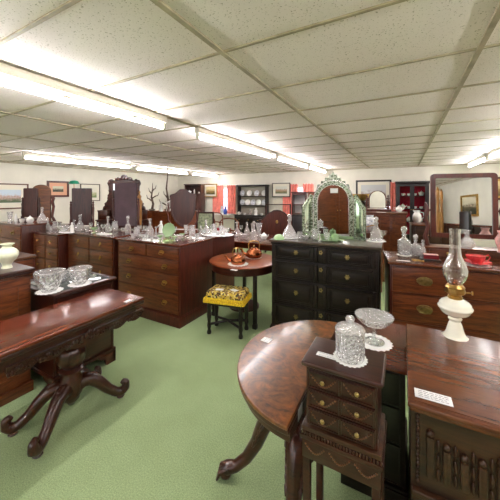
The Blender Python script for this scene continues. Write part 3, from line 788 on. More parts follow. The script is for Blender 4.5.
def sit(kind, px, py, z, label, s=1, rot=0, group=None, dz=.0015):
    x, y, _ = at(px, py, z); return put_at(kind, (x, y, z + dz), label, s, rot, group)
def doily(pos, r, label, mat='lace', n=18, group='white lace doilies', ry=None):
    out = []
    for i in range(n * 4):
        a = 2 * PI * i / (n * 4); k = 1 + .05 * math.cos(n * a); out.append((r * k * math.cos(a), (ry or r) * k * math.sin(a)))
    o = G().prism(out, 0, .002, 'xy').out('doily', M[mat], None, pos); return tag(o, label, 'doily', group)
def card(pos, w, d, rot, label, lines=0, rx=0):
    t = thing('price_card', label, 'card', pos, rot, 'white price cards')
    G().box(-w / 2, w / 2, -d / 2, d / 2, 0, .0012).out('card', M['paper'], t)
    if lines:
        g = G()
        for k in range(lines):
            y = d * (.3 - .6 * k / max(1, lines - 1)); x = -w * .4
            while x < w * .38:
                l = random.uniform(.05, .14) * w; g.box(x, min(x + l, w * .42), y - d * .025, y + d * .025, .0012, .0015); x += l + w * .03
        g.out('faint_writing', M['ink'], t)
    return t

DZ = .0026
def on_doily(kind, px, py, z, label, r, dlabel, s=1, rot=0):
    x, y, _ = at(px, py, z); doily((x, y, z + .0006), r, dlabel)
    return put_at(kind, (x, y, z + DZ + .0006), label, s, rot)

# oil lamp on the sideboard
x, y, z = at(455, 336.5, .80)
t = thing('oil_lamp', 'milk glass oil lamp with brass burner and tall clear chimney on right sideboard', 'oil lamp', (x, y, z + .0026))
G().lathe([(0, 0), (.062, 0), (0.0538, .006), (0.0487, .014), (0.0420, .03), (0.0319, .07), (0.0252, .085), (0.0302, .092), (0.0336, .1), (0.0286, .108), (0.0218, .115)], seg=28, wob=lambda a, z: 1 + .015 * math.cos(8 * a)).out('base', M['opal'], t)
G().lathe([(0.0218, .108), (0.0269, .112), (0.0420, .118), (0.0605, .128), (0.0706, .140), (0.0748, .152), (0.0815, .157), (0.0832, .165), (0.0798, .171), (0.0756, .176), (0.0756, .184), (0.0655, .196), (0.0470, .207), (0.0336, .213), (0.0000, .214)], seg=28).out('oil_font', M['opal'], t)
b = G().lathe([(.034, .212), (.036, .222), (.03, .228), (.034, .236), (.046, .244), (.048, .256), (.044, .268), (.046, .276), (.04, .284), (.036, .292), (.03, .292), (.02, .28), (0, .28)], seg=24, wob=lambda a, z: 1 + (.03 * math.cos(16 * a) if .24 < z < .285 else 0)).out('burner', M['brass'], t)
G().tube([(.04, 0, .25), (.075, .0, .252)], .004, 6).lathe([(.011, 0), (.011, .006), (0, .007)], seg=12, mat=T(.075, 0, .252, ry=PI / 2)).out('wick_knob', M['brass'], b)
G().lathe([(.012, .28), (.016, .30), (.01, .315), (0, .318)], seg=12).out('wick_tube', M['copper'], b)
G().lathe([(0.0317, .288), (0.0352, .298), (0.0510, .322), (0.0598, .35), (0.0590, .376), (0.0493, .408), (0.0370, .436), (0.0299, .46), (0.0264, .49), (0.0255, .57), (0.0273, .60), (0.0260, .60), (0.0242, .57), (0.0251, .49), (0.0286, .46), (0.0356, .436), (0.0480, .408), (0.0576, .376), (0.0585, .35), (0.0497, .322), (0.0339, .298), (0.0304, .288)], seg=28).out('chimney', M['thin'], t)

# jar and compote
x, y, _ = at(350, 358, .95); doily((x, y, .9503), .063, 'white doily under the lidded glass jar on the small cabinet', n=22)
t = thing('lidded_glass_jar', 'cylindrical cut glass biscuit jar with knobbed lid on the small cabinet', 'jar', (x, y, .9526))
G().lathe([(0, 0), (.052, 0), (.055, .005), (.055, .108), (.051, .108), (.05, .012), (0, .01)], seg=40, wob=lambda a, z: 1 + (.03 * abs(math.cos(10 * a)) if .012 < z < .09 else 0)).out('body', M['crystal'], t, angle=25)
l = G().lathe([(.057, .109), (.057, .114), (.05, .122), (.03, .130), (.01, .134), (0, .134)], seg=32).out('lid', M['crystal'], t)
G().lathe([(.007, .133), (.007, .14), (.016, .146), (.018, .154), (.013, .162), (0, .164)], seg=14).out('knob', M['crystal'], l)
x, y, _ = at(374, 342, .715); doily((x, y, .7153), .10, 'white lace doily under the footed glass compote on the low red chest', n=20)
t = thing('glass_compote', 'footed shallow cut glass compote on a white doily behind the lidded jar', 'compote', (x, y, .7176))
G().lathe([(0, 0), (.058, 0), (.058, .004), (.03, .012), (.012, .022), (.009, .04), (.014, .055), (.009, .068), (.012, .085), (.03, .092)], seg=28).out('foot', M['clear'], t)
G().lathe([(0, .088), (.03, .09), (.07, .11), (.098, .138), (.108, .158), (.104, .16), (.093, .14), (.066, .116), (.03, .098), (0, .096)], seg=44, wob=lambda a, z: 1 + (.022 * math.cos(22 * a) if z > .13 else .008 * math.cos(22 * a))).out('bowl', M['crystal'], t, angle=25)

# cream vase
x, y, _ = at(7, 268, 1.0)
t = thing('cream_vase', 'cream baluster vase with flared rim on the brown cabinet at left edge', 'vase', (x, y, 1.0005)); t.scale = (.86,) * 3
G().lathe([(0, 0), (.042, 0), (.042, .01), (.034, .022), (.034, .034), (.05, .06), (.075, .09), (.09, .12), (.088, .15), (.07, .175), (.042, .19), (.034, .205), (.044, .22), (.06, .228), (.056, .231), (.03, .212), (.02, .19), (0, .1)], seg=32).out('vase', M['cream'], t)
G().tube([(-.012, -.084, .16), (.0, -.09, .13), (.01, -.09, .11)], .003, 5).sph((.0, -.083, .155), (.014, .006, .01), 8).out('painted_sprig', plain('pale_green_sprig', (176, 190, 110), .4), t)

# bowls on coffer
ZC = .8062
on_doily('bowl', 49.5, 291, ZC, 'deep cut glass bowl on a doily, left one on the dark glass-topped coffer', .095, 'white doily under the left cut glass bowl on the coffer', 1.0)
on_doily('bowl', 80, 284, ZC, 'wide cut glass bowl on a doily, right one on the glass-topped coffer', .09, 'white doily under the right cut glass bowl on the coffer', .88, .3)
PB = [o for o in scene.objects if o.get('category') == 'bowl' and 'coffer' in o['label']]
for o in PB: o.scale = (o.scale[0], o.scale[1], o.scale[2] * 1.4)
sit('bowl', 62, 281, ZC, 'small cut glass bowl at the back between the two larger ones', .7, .2)

# price cards
x, y, _ = at(128, 301, .75); card((x, y, .7505), .06, .035, PI / 2 + .1, 'small white card on the far corner of the carved table', 3)
x, y, _ = at(266.5, 340, .72); card((x, y, .7203), .055, .05, -.1, 'square white card on the burr walnut table', 3)
x, y, _ = at(327.5, 356, .95); card((x, y, .9503), .085, .028, -.02, 'narrow white card beside the lidded jar on the small cabinet', 2)
x, y, _ = at(433, 397, .8026); card((x + .0, y, .8026), .125, .056, 0.03, 'large white card with faint writing at front corner of right sideboard', 4)
card((-.3845, 1.15, .676), .055, .05, 0, 'white card hanging on the straight side of burr table', 0).rotation_euler = (PI / 2, 0, PI / 2)
# kettles on the round table
ZR = .74
def kettle(px, py, s, label, dl, dr):
    x, y, _ = at(px, py, ZR); doily((x, y, ZR + .0005), dr, dl)
    t = thing('copper_kettle', label, 'kettle', (x, y, ZR + .003), .5); t.scale = (s, s, s)
    G().lathe([(0, 0), (.075, 0), (.088, .012), (.094, .04), (.088, .07), (.06, .095), (.04, .1), (0, .1)], seg=26).out('body', M['copper'], t)
    l = G().lathe([(.042, .1), (.038, .112), (.012, .12), (0, .12)], seg=18).out('lid', M['copper'], t); G().lathe([(.005, .118), (.005, .126), (.012, .132), (.008, .142), (0, .144)], seg=10).out('knob', M['brass'], l)
    G().tube([(-.08, 0, .03), (-.12, 0, .05), (-.14, 0, .085), (-.165, 0, .1)], [.02, .014, .011, .009], 9).out('spout', M['copper'], t)
    G().tube([(-.06, 0, .09), (-.066, 0, .15), (-.05, 0, .185), (0, 0, .195), (.05, 0, .185), (.066, 0, .15), (.06, 0, .09)], .006, 7).out('handle', M['brass'], t)
kettle(238, 264, 1.0, 'copper kettle with arched handle on white doily, front of the round table', 'white doily under the front copper kettle', .125)
kettle(254, 257.5, 1.15, 'taller copper pot behind the front kettle on the round table', 'white doily under the rear copper pot', .10)
x, y, _ = at(234, 270, ZR); card((x, y, ZR + .0005), .08, .04, .0, 'white card at the front edge of the round table')
# cards on the stool
card((-1.86, 2.68, .4985), .09, .06, .3, 'white card on left half of the tapestry stool'); card((-1.70, 2.74, .4985), .09, .06, -.3, 'cream card on right half of the tapestry stool')

# glass on the nearest mahogany chest
ZM = .99
for px, py, kind, s, lab in (
    (150, 236, 'bell', 1.05, 'round decanter at left of the tall chest top, before the gilt post'),
    (161, 233, 'figure', 1.2, 'white china figurine just left of the green glass plate'),
    (137, 237, 'jug', .9, 'glass jug near the left end of the tall chest top'),
    (128, 234, 'slim', 1.05, 'slim decanter with ball stopper at the join of the two near chests'),
    (192, 236, 'jug', 1.0, 'cut glass jug right of the shield mirror on the tall chest'),
    (201, 236, 'cruet', .9, 'amber-lit cruet bottle at the right back of the tall chest'),
    (206, 234, 'ship', .9, 'broad ship decanter at the right end of the tall chest top'),
    (186, 234, 'vase', .8, 'small glass vase under the tip of the shield mirror'),
    (144, 240, 'bowl', .62, 'shallow glass dish left of the green sundae dishes'),
    (179, 240, 'bowl', .55, 'tiny glass dish at the front right of the green sundae dishes'),
    (156, 237, 'candle', .8, 'short glass candlestick behind the green sundae dishes'),
    (197, 239, 'tumbler', .8, 'glass tumbler at the right front of the tall chest'),
    (133, 239, 'tumbler', .8, 'glass tumbler at the left front of the tall chest')):
    sit(kind, px, py, ZM, lab, s)
sit('plateg', 169, 237.0, ZM, 'round green glass plate propped upright on the tall mahogany chest', .98, .3)
for i, (px, py) in enumerate(((160, 240), (167, 241.0), (174, 241), (182, 238))):
    sit('sundae', px, py, ZM, ('leftmost of the green glass sundae dishes on the tall chest', 'second green sundae dish from the left on the tall chest', 'third green sundae dish from the left on the tall chest', 'rightmost green sundae dish on the tall chest')[i], .72, 0, 'green sundae dishes')
x, y, _ = at(150, 240, ZM); doily((x, y, ZM + .0006), .13, 'white cloth mat at left front of the tall chest top', ry=.08)
x, y, _ = at(196, 238, ZM); doily((x, y, ZM + .0006), .14, 'white cloth mat at right of the tall chest top', ry=.09)
# second chest
Z2 = 1.0
for px, py, kind, s, lab in (
    (80, 231, 'bell', 1.1, 'round decanter before the red swing mirror on the second chest'),
    (74, 229.8, 'cruet', 1.0, 'handled cruet left of the round decanter on the second chest'),
    (63, 232, 'bowl', .85, 'cut glass bowl at the left end of the second chest top'),
    (72, 232.6, 'figure', 1.0, 'pale figurine between glass bowl and cruet on the second chest'),
    (108, 232, 'slim', .95, 'slim decanter in front of the purple mirror back'),
    (103, 233, 'goblet', .9, 'wine glass left of the slim decanter, under the carved stand'),
    (94, 233, 'sundae', 1.0, 'green glass dish on the middle of the second chest'),
    (115, 231, 'jug', 1.0, 'glass jug at the right end of the second chest'),
    (87, 232, 'tumbler', .9, 'tumbler right of the round decanter on the second chest')):
    sit(kind, px, py, Z2, lab, s)
x, y, _ = at(104, 234, Z2); doily((x, y, Z2 + .0006), .15, 'white mat on the right of the second chest top', ry=.08)
x, y, _ = at(66, 232.5, Z2); doily((x, y, Z2 + .0006), .16, 'white mat on the left of the second chest top', ry=.07)
# third and tallest chests
Z3 = .97
for px, py, kind, s, lab in ((48, 230, 'slim', .8, 'glass decanter on the brass-knobbed chest'), (55, 230, 'jug', .9, 'glass jug on the brass-knobbed chest, right of its decanter'), (51, 231, 'tumbler', .9, 'tumbler at the front of the brass-knobbed chest')):
    sit(kind, px, py, Z3, lab, s)
Z4 = 1.09
for px, py, kind, s, lab in ((42, 220.5, 'ship', 1.15, 'large decanter left of centre before the arched oak mirror back'), (10, 222, 'vase', 1.1, 'glass vase at far left on the tallest chest'), (22, 222.5, 'cup', 1.1, 'white cup right of the teapot on the tallest chest'), (30, 222.7, 'teapot', 1.0, 'white teapot in front of the dark swing mirror')):
    if px == 42: x, y, _ = on_y(px, 220, 2.74); put_at(kind, (x, y, Z4 + .001), lab, 1.1)
    else: sit(kind, px, py, Z4, lab, s)
# rear red-sided chest
Z5 = .97
for px, py, kind, s, lab in ((214, 233, 'jug', .95, 'glass jug on the red-sided chest behind'), (221, 234.5, 'vase', .8, 'glass vase on the red-sided chest behind'), (226, 233, 'bowl', .7, 'glass dish on the right of the red-sided chest')):
    sit(kind, px, py, Z5, lab, s)
x, y, _ = at(218, 234.5, Z5); doily((x, y, Z5 + .0006), .26, 'white cloth across the top of the red-sided chest', ry=.2)

for z, px, py, kind, s, lab in (
    (ZM, 139.5, 234, 'goblet', .9, 'wine glass behind the left jug on the tall chest'), (ZM, 145, 235, 'goblet', .9, 'wine glass left of the round decanter on the tall chest'), (ZM, 190, 240, 'cruet', .7, 'small cruet at the front right of the tall chest'),
    (ZM, 175, 235, 'goblet', .8, 'wine glass right behind the green plate'), (ZM, 152, 241, 'tumbler', .6, 'small tumbler at the front left beside the leftmost green dish'), (ZM, 123, 236, 'goblet', .8, 'wine glass at the far left end of the tall chest'),
    (ZM, 204, 238, 'goblet', .8, 'wine glass at the right front corner of the tall chest'), (Z2, 98, 232, 'cruet', .9, 'cruet left of the wine glass under the carved stand'), (Z2, 111, 234, 'goblet', .8, 'wine glass right of the slim decanter, second chest'),
    (Z2, 91, 231, 'goblet', .9, 'wine glass left of the green dish on the second chest'), (Z2, 59, 230.6, 'goblet', .9, 'wine glass at the left end of the second chest'), (Z5, 211, 234.5, 'goblet', .9, 'wine glass at left on the red-sided chest behind'),
    (Z5, 217.5, 235.5, 'tumbler', .8, 'tumbler between jug and vase on the red-sided chest'), (Z5, 223, 235.5, 'cruet', .8, 'cruet right of the vase on the red-sided chest'), (Z4, 16, 221.5, 'figure', .9, 'china figurine right of the far left vase on the tallest chest')):
    sit(kind, px, py, z, lab, s)
# triple mirror on the dark oak chest
ZB = 1.08
def triple():
    x, y, _ = at(333, 238.5, ZB)
    t = thing('triple_dressing_mirror', 'arched triple dressing mirror with etched border and crest on the dark oak chest', 'mirror', (x, y, ZB + .0005), math.radians(16))
    def A(k, hh, w): return [(-w, 0)] + [(w * math.cos(math.radians(a)) * 1, hh + (w * 1.1) * math.sin(math.radians(a))) for a in range(180, -1, -9)] + [(w, 0)]
    z0 = .03
    O = [(a, b + z0) for a, b in A(1, .40, .225)]; I = [(a, b + z0) for a, b in A(1, .40, .178)]
    G().ring(O, I, -.006, .010).out('etched_border', M['etched'], t)
    G().prism(I, 0.0, .006).out('mirror_plate', M['mirror'], t)
    G().ring([(a * 1.015, b + (.006 if b > .2 else 0)) for a, b in O], [(a * .985, b - .004) for a, b in O], -.010, .012).ring([(a * 1.015, b) for a, b in I], [(a * .97, b - .003) for a, b in I], -.010, .012).out('bevelled_strips', M['silver'], t)
    half = [(.19, .56), (.175, .62), (.14, .625), (.135, .66), (.095, .66), (.09, .70), (.05, .70), (.045, .735), (.02, .735), (0, .775)]
    cr = half + [(-a, b) for a, b in half[-2::-1]] + [(-.10, .60), (0, .645), (.10, .60)]
    g = G().prism([(a, b + .01) for a, b in cr], -.008, .010)
    for a, b in ((-.1, .635), (-.06, .66), (-.02, .68), (.02, .68), (.06, .66), (.1, .635), (0, .715)):
        g.sph((a, -.008, b + .01), (.006, .004, .015), 8)
    g.out('crest', M['etched'], t)
    G().prism([(a, b) for a, b in O], .012, .02).out('backing', M['black'], t)
    G().box(-.225, .225, -.02, .06, 0, z0, .004).out('plinth', M['green'], t)
    for s, ang in ((-1, math.radians(42)), (1, math.radians(48))):
        w = .155
        m = Matrix.Translation((s * .232, -.004, 0)) @ Matrix.Rotation(-s * ang, 4, 'Z') if s > 0 else Matrix.Translation((s * .232, -.004, 0)) @ Matrix.Rotation(ang, 4, 'Z')
        O2 = [(0, 0), (0, .50), (s * .03, .515), (s * w * .6, .44), (s * w, .37), (s * w, 0)]; I2 = [(s * .03, .03), (s * .03, .46), (s * .045, .465), (s * w * .6, .395), (s * (w - .03), .335), (s * (w - .03), .03)]
        o = G().ring(O2, I2, -.006, .008, mat=m).out('wing_border', M['etched'], t); G().prism(I2, -.002, .004, mat=m).out('wing_mirror', M['mirrorg'], t)
        G().prism(O2, .009, .014, mat=m).out('wing_backing', M['black'], t)
    card_ = G().box(-.03, .055, -.012, -.009, .53, .585).out('price_card', M['paper'], t); card_['label'] = 'small white card at the top of the mirror plate'
triple()
for px, py, kind, s, lab, r in ((279.5 + 10, 238, 'ship', 1.15, 'wide ship decanter at left of the dark oak chest', .11), (373, 243, 'square', 1.1, 'square-based decanter at the right of the dark oak chest', .1)):
    on_doily('ship' if kind == 'ship' else 'bell', px if kind == 'ship' else 376, 237.5 if kind == 'ship' else 241, ZB, lab.replace('square-based ', 'tall '), r, 'white doily under the ' + ('wide' if kind == 'ship' else 'tall') + ' decanter on the dark oak chest', s)
x, y, _ = at(327, 239, ZB); 
t = thing('dressing_table_tray', 'green glass dressing table tray below the triple mirror', 'tray', (x + .05, y - .11, ZB + .0005), .2)
G().lathe([(0, 0), (.1, 0), (.13, .012), (.128, .016), (.1, .006), (0, .006)], seg=32, mat=Matrix.Diagonal((1.2, .7, 1, 1))).out('tray', M['green'], t)
for dx, dy, kind, s, lab in ((-.10, -.16, 'jug', .8, 'small glass jug before the left wing of the triple mirror'), (.03, -.12, 'tumbler', .9, 'glass pot on the green dressing table tray'), (-.20, -.20, 'bowl', .45, 'little glass dish at the front left of the triple mirror'), (-.03, -.21, 'candle', .62, 'small glass candlestick in front of the green tray')):
    put_at(kind, (x + dx, y + dy, ZB + (.0075 if kind == 'tumbler' else .001)), lab, s)
t = thing('green_glass_jar', 'squat green pressed glass jar with lid on the dressing tray', 'jar', (x + .11, y - .10, ZB + .0075), 0)
G().lathe([(0, 0), (.034, 0), (.04, .02), (.038, .06), (.034, .06), (.034, .01), (0, .008)], seg=18).out('jar', M['green'], t); G().lathe([(.038, .061), (.03, .072), (.006, .076), (.01, .088), (0, .092)], seg=14).out('lid', M['green'], t)
x, y, _ = at(279, 239.2, ZB)
t = thing('green_glass_dome', 'pale green glass dome at the left corner of the dark oak chest', 'glass dome', (x, y, ZB + .0005)); G().lathe([(.062, 0), (.06, .02), (.045, .045), (.02, .056), (0, .058)], seg=20).out('dome', M['green'], t)
sit('tumbler', 300, 239, ZB, 'glass tumbler right of the wide ship decanter', .9)
sit('goblet', 383, 240, ZB, 'small goblet tucked behind the tall decanter on the oak chest', .7)

# on the right chest
ZQ = .95
def Q(px, py): return at(px, py, ZQ)
on_doily('square', 404, 255, ZQ, 'square cut decanter with ball stopper on the right chest, left of mirror', .07, 'white mat under the square decanter on the right chest', 1.22, .2)
sit('square', 415.5, 256, ZQ, 'second, smaller square decanter just right of the first on the right chest', .9, .3)
x, y, _ = Q(403, 261); card((x, y + .01, ZQ + .0005), .12, .03, .12, 'white card in front of the square decanter')
x, y, _ = Q(477, 265)
t = thing('red_sauce_boat', 'red glazed sauce boat on a matching dish, right of the oil lamp chimney', 'sauce boat', (x, y, ZQ + .003), .2)
doily((x, y, ZQ + .0006), .10, 'white doily under the red sauce boat')
G().lathe([(0, 0), (.05, 0), (.075, .012), (.11, .028), (.107, .032), (.07, .017), (0, .008)], seg=26, wob=lambda a, z: 1 + (.03 * math.cos(8 * a) if z > .02 else 0)).out('saucer', M['redc'], t)
G().lathe([(0, .012), (.035, .012), (.05, .035), (.062, .06), (.066, .085), (.062, .085), (.056, .06), (0, .02)], seg=22, wob=lambda a, z: 1 + (.35 * max(0, math.cos(a - PI)) ** 5 if z > .05 else 0)).out('boat', M['redc'], t)
G().tube([(.055, 0, .075), (.085, 0, .095), (.1, 0, .07), (.085, 0, .04), (.052, 0, .036)], .006, 7).out('handle', M['redc'], t)
x, y, _ = on_y(467, 252, 3.49)
t = thing('glass_carafe', 'ornate cut glass carafe behind the chimney, before the swing mirror', 'carafe', (x, y, ZQ + .1095)); t.scale = (.9,) * 3
G().lathe([(0, 0), (.05, 0), (.07, .03), (.075, .06), (.05, .1), (.022, .13), (.02, .18), (.034, .2), (.03, .2), (.015, .18), (0, .12)], seg=24, wob=lambda a, z: 1 + .03 * math.cos(8 * a)).out('body', M['crystal'], t)
x, y, _ = Q(430, 261)
t = thing('inkstand', 'burgundy glass and wood inkstand left of the oil lamp chimney', 'inkstand', (x, y, ZQ + .0005), .12)
G().box(-.085, .085, -.05, .05, 0, .022, .005).out('tray', M['black'], t); G().box(-.06, .07, -.03, .03, .022, .062, .006).out('box', plain('burgundy_glass', (110, 30, 36), .15, coat=.4), t); G().box(-.055, .065, -.028, .028, .062, .068, .002).out('lid', M['pinkc'], t)
x, y, _ = on_y(423, 250, 3.36); put_at('slim', (x, y, ZQ + .0005), 'slim glass bottle behind the burgundy inkstand', .7)
x, y, _ = Q(418, 261)
t = thing('brass_tray', 'low brass tray beside the white card on the right chest', 'tray', (x, y + .02, ZQ + .0005), .12); G().box(-.05, .05, -.03, .03, 0, .008, .003).out('tray', M['gold'], t)
x, y, _ = at(510, 256, ZQ + .0)
# swing mirror on the right chest
def swing():
    cx, cy, _ = on_y(463, 250, 3.56)
    t = thing('swing_mirror', 'large rectangular mahogany swing mirror on box base, upper right', 'mirror', (cx, cy, ZQ + .0005), math.radians(8))
    w, z0, z1 = .285, .20, .86
    fr = lambda e: arc(w - .04 - e + .04 - .04, z1 - .04, .04 - e * .2, 0, 90, 5) + arc(-w + .04, z1 - .04, .04 - e * .2, 90, 180, 5)
    O = [(w, z0)] + arc(w - .035, z1 - .035, .035, 0, 90, 6) + arc(-w + .035, z1 - .035, .035, 90, 180, 6) + [(-w, z0)]
    I = [(w - .045, z0 + .045)] + arc(w - .06, z1 - .06, .015, 0, 90, 6) + arc(-w + .06, z1 - .06, .015, 90, 180, 6) + [(-w + .045, z0 + .045)]
    tilt = math.radians(-2)
    R_ = Matrix.Translation((0, 0, .48)) @ Matrix.Rotation(tilt, 4, 'X') @ Matrix.Translation((0, 0, -.48))
    f = G().ring(O, I, -.014, .014, mat=R_).out('frame', M['mahog_z'], t)
    G().prism(I, -.004, .002, mat=R_).out('mirror_plate', M['mirror'], f); G().prism(O, .014, .02, mat=R_).out('backing', M['walnut'], f)
    for s in (-1, 1):
        g = G()
        x = s * (w + .03)
        path = [(x, .07), (x, .12), (x + s * .018, .2), (x - s * .006, .3), (x + s * .016, .4), (x, .48), (x + s * .01, .53), (x + s * .02, .56)]
        g.tube([(a, .0, b) for a, b in path], [.026, .022, .024, .018, .02, .024, .018, .01], 10); g.sph((x, 0, .48), (.024, .02, .024), 10)
        g.tube([(x, 0, .48), (s * (w - .01), 0, .48)], .009, 7); g.out('scroll_upright', M['mahog_z'], t)
    G().box(-w - .08, w + .08, -.09, .10, .0, .10, .006).box(-w - .095, w + .095, -.105, .11, .09, .108, .006).out('base_box', M['mahog'], t)
    for k in range(2):
        xa = -w - .04 + k * (w + .04); dr = G().box(xa + .01, xa + w + .03, -.098, -.08, .02, .085, .003).out('drawer', M['mahog'], t); put('knob', handle_mesh('knob'), dr, (xa + w / 2 + .02, -.098, .052))
swing()
x, y, _ = on_y(499, 260, 3.42)
t = thing('pink_vase', 'pale pink vase at the right edge beside the swing mirror', 'vase', (x + .02, y - .02, ZQ + .1095), 0)
G().lathe([(0, 0), (.04, 0), (.03, .02), (.05, .08), (.056, .12), (.03, .17), (.04, .2), (.036, .2), (.02, .17), (0, .15)], seg=20).out('vase', M['pinkc'], t)
# ------------------------------------------------------------------ pictures, curtains and furniture further back
PAINT = {'hunt': painting('hunting_scene', (200, 214, 226), (190, 160, 150), (84, 100, 66), 9), 'land': painting('dark_landscape', (214, 206, 180), (110, 100, 74), (50, 56, 40), 6), 'pale': painting('pale_landscape', (226, 222, 204), (186, 186, 140), (120, 140, 88), 6),
         'gold': painting('golden_landscape', (222, 204, 150), (150, 120, 70), (90, 82, 46), 7), 'moor': painting('moorland', (206, 206, 206), (156, 134, 126), (70, 66, 60), 5), 'field': painting('field_scene', (214, 214, 204), (176, 140, 104), (110, 116, 78), 8)}
def picture(wall, px0, px1, py0, py1, label, frame, mount, art, fw=.03, mw=.07):
    if wall == 'left':
        a = on_x(px0, (py0 + py1) / 2, XL); b = on_x(px1, (py0 + py1) / 2, XL); c = ((a[0]), (a[1] + b[1]) / 2); w = abs(b[1] - a[1]); rot = PI / 2
        m_ = (px0 + px1) / 2; zt = on_x(m_, py0, XL)[2]; zb = on_x(m_, py1, XL)[2]; pos = (XL + .001, c[1], zb)
    else:
        a = on_y(px0, py0, YB); b = on_y(px1, py0, YB); w = b[0] - a[0]; rot = 0; m_ = (px0 + px1) / 2; zt = on_y(m_, py0, YB)[2]; zb = on_y(m_, py1, YB)[2]; pos = ((a[0] + b[0]) / 2, YB - (.05 if px0 in (273, 205) else .001), zb)
    h = zt - zb; t = thing('framed_picture', label, 'picture', pos, rot, 'framed pictures on the walls')
    R = lambda e: [(-w / 2 + e, e), (w / 2 - e, e), (w / 2 - e, h - e), (-w / 2 + e, h - e)]
    G().ring(R(0), R(fw), -.03, 0).ring(R(fw * .3), R(fw * .75), -.036, -.028).out('frame', frame, t)
    if mw: G().ring(R(fw * .9), R(fw + mw), -.016, -.006).out('mount', mount, t)
    G().box(-w / 2 + fw + mw - .003, w / 2 - fw - mw + .003, -.010, -.004, fw + mw - .003, h - fw - mw + .003).out('painting', PAINT[art], t)
M['orm'] = plain('salmon_mount', (226, 170, 138), .7); M['crm'] = plain('cream_mount', (232, 226, 208), .7)
picture('left', -9, 28, 183.5, 209, 'wide framed hunting scene on the left wall behind the dark mirror backs', M['walnut'], M['crm'], 'hunt', .03, .12)
picture('left', 46.5, 68.5, 181, 197, 'small landscape in brown frame with salmon mount on left wall', M['mahog_z'], M['orm'], 'land', .05, .09)
picture('left', 80, 99.5, 184, 201, 'pale landscape in thin frame right of the red-brown mirror back', M['carved'], M['crm'], 'pale', .02, .08)
picture('back', 205, 218, 184, 197, 'small golden landscape in silvery frame left of the first curtained window', M['gold'], M['crm'], 'gold', .03, .07)
picture('back', 273, 291, 183, 197, 'field scene in dark thin frame overlapping the second window curtain', M['black'], M['crm'], 'field', .025, .09)
picture('back', 356, 391.5, 180, 206, 'large moorland picture in black frame, left of the red-lined cabinet', M['black'], M['crm'], 'moor', .05, .09)
picture('back', 489, 508, 177, 200, 'picture in reddish frame at right edge behind the swing mirror', M['mahog_z'], M['gold'], 'gold', .05, .05)

def curtain(px0, px1, zb, label, yoff=.06):
    xa, xb = back_x(px0), back_x(px1); n = 40; zt = 1.93
    t = thing('curtain', label, 'curtain', ((xa + xb) / 2, YB - yoff, 0), 0, 'coral curtains at the back windows')
    w = xb - xa; pts = [(-w / 2 + w * i / n, -.018 * math.sin(i / n * w / .09 * 2 * PI)) for i in range(n + 1)]
    G().prism(pts + [(a, b + .012) for a, b in pts[::-1]], zb, zt, 'xy').out('curtain_panel', M['curtain'], t)
    G().tube([(-w / 2, .008, zt - .01), (w / 2, .008, zt - .01)], .010, 6).out('curtain_rail', M['white'], t)
curtain(213, 224, .88, 'coral curtain left of the far left window', .03); curtain(228, 236.5, .88, 'coral curtain right of the far left window, beside the plate dresser')
curtain(283, 298, .88, 'coral curtain behind the small field picture', .03); curtain(303.5, 314, .88, 'coral curtain just left of the triple mirror crest')
curtain(390.5, 397, .88, 'narrow strip of coral curtain between large picture and red-lined cabinet', .07)

# plate dresser on the back wall
def plate_dresser():
    xa, xb = on_y(235, 200, 8.4)[0], on_y(264, 200, 8.4)[0]; w = xb - xa
    t = thing('plate_dresser', 'black open-rack dresser filled with white plates on the back wall', 'dresser', (xa, 8.36, 0))
    G().box(0, w, 0, .42, .08, .85, .003).out('carcass', M['black'], t); G().box(-.02, w + .02, -.02, .42, .85, .88, .006).out('counter', M['black'], t)
    for k in range(3):
        dr = G().box(.03 + k * (w - .04) / 3, .01 + (k + 1) * (w - .04) / 3, -.012, .01, .62, .82, .004).out('drawer', M['black'], t); put('knob', handle_mesh('knob'), dr, (.02 + (k + .5) * (w - .04) / 3, -.012, .72))
    r = G().box(0, .04, .2, .42, .88, 1.86).box(w - .04, w, .2, .42, .88, 1.86).box(-.03, w + .03, .17, .42, 1.86, 1.92, .01); r.out('rack', M['black'], t)
    G().box(.04, w - .04, .4, .415, .88, 1.86).out('back_board', plain('grey_cream_board', (176, 170, 154), .6), t)
    for z in (1.18, 1.50): G().box(.04, w - .04, .22, .41, z, z + .025, .003).out('shelf', M['black'], t)
    lab = {1.206: ('lower', 5), 1.526: ('upper', 4)}
    for z, (nm, n) in lab.items():
        for k in range(n):
            x = .13 + (w - .26) * k / (n - 1)
            p = G().lathe([(0, 0), (.05, 0), (.102, .012), (.100, .018), (.05, .006), (0, .006)], seg=24, mat=T(0, 0, .103, rx=math.radians(80))).out('plate', M['china'] if k % 2 else M['bluec'], None, (xa + x, 8.36 + .335, z))
            tag(p, '%s %s plate from the left on the %s shelf of the black dresser' % (('first', 'second', 'third', 'fourth', 'fifth')[k], 'white' if k % 2 else 'blue and white', nm), 'plate', 'plates on the black dresser')
    for k, (kd, s) in enumerate((('teapot', .95), ('cup', 1.1), ('vase', 1.2), ('figure', 1.6), ('cup', 1.2))):
        put_at(kd, (xa + .12 + k * (w - .24) / 4, 8.48, .8815), ('white teapot on the counter of the black dresser', 'white cup on the black dresser counter beside the teapot', 'glass vase in the middle of the black dresser counter', 'tall figurine on the black dresser counter', 'small white cup at the right end of the black dresser counter')[k], s)
plate_dresser()

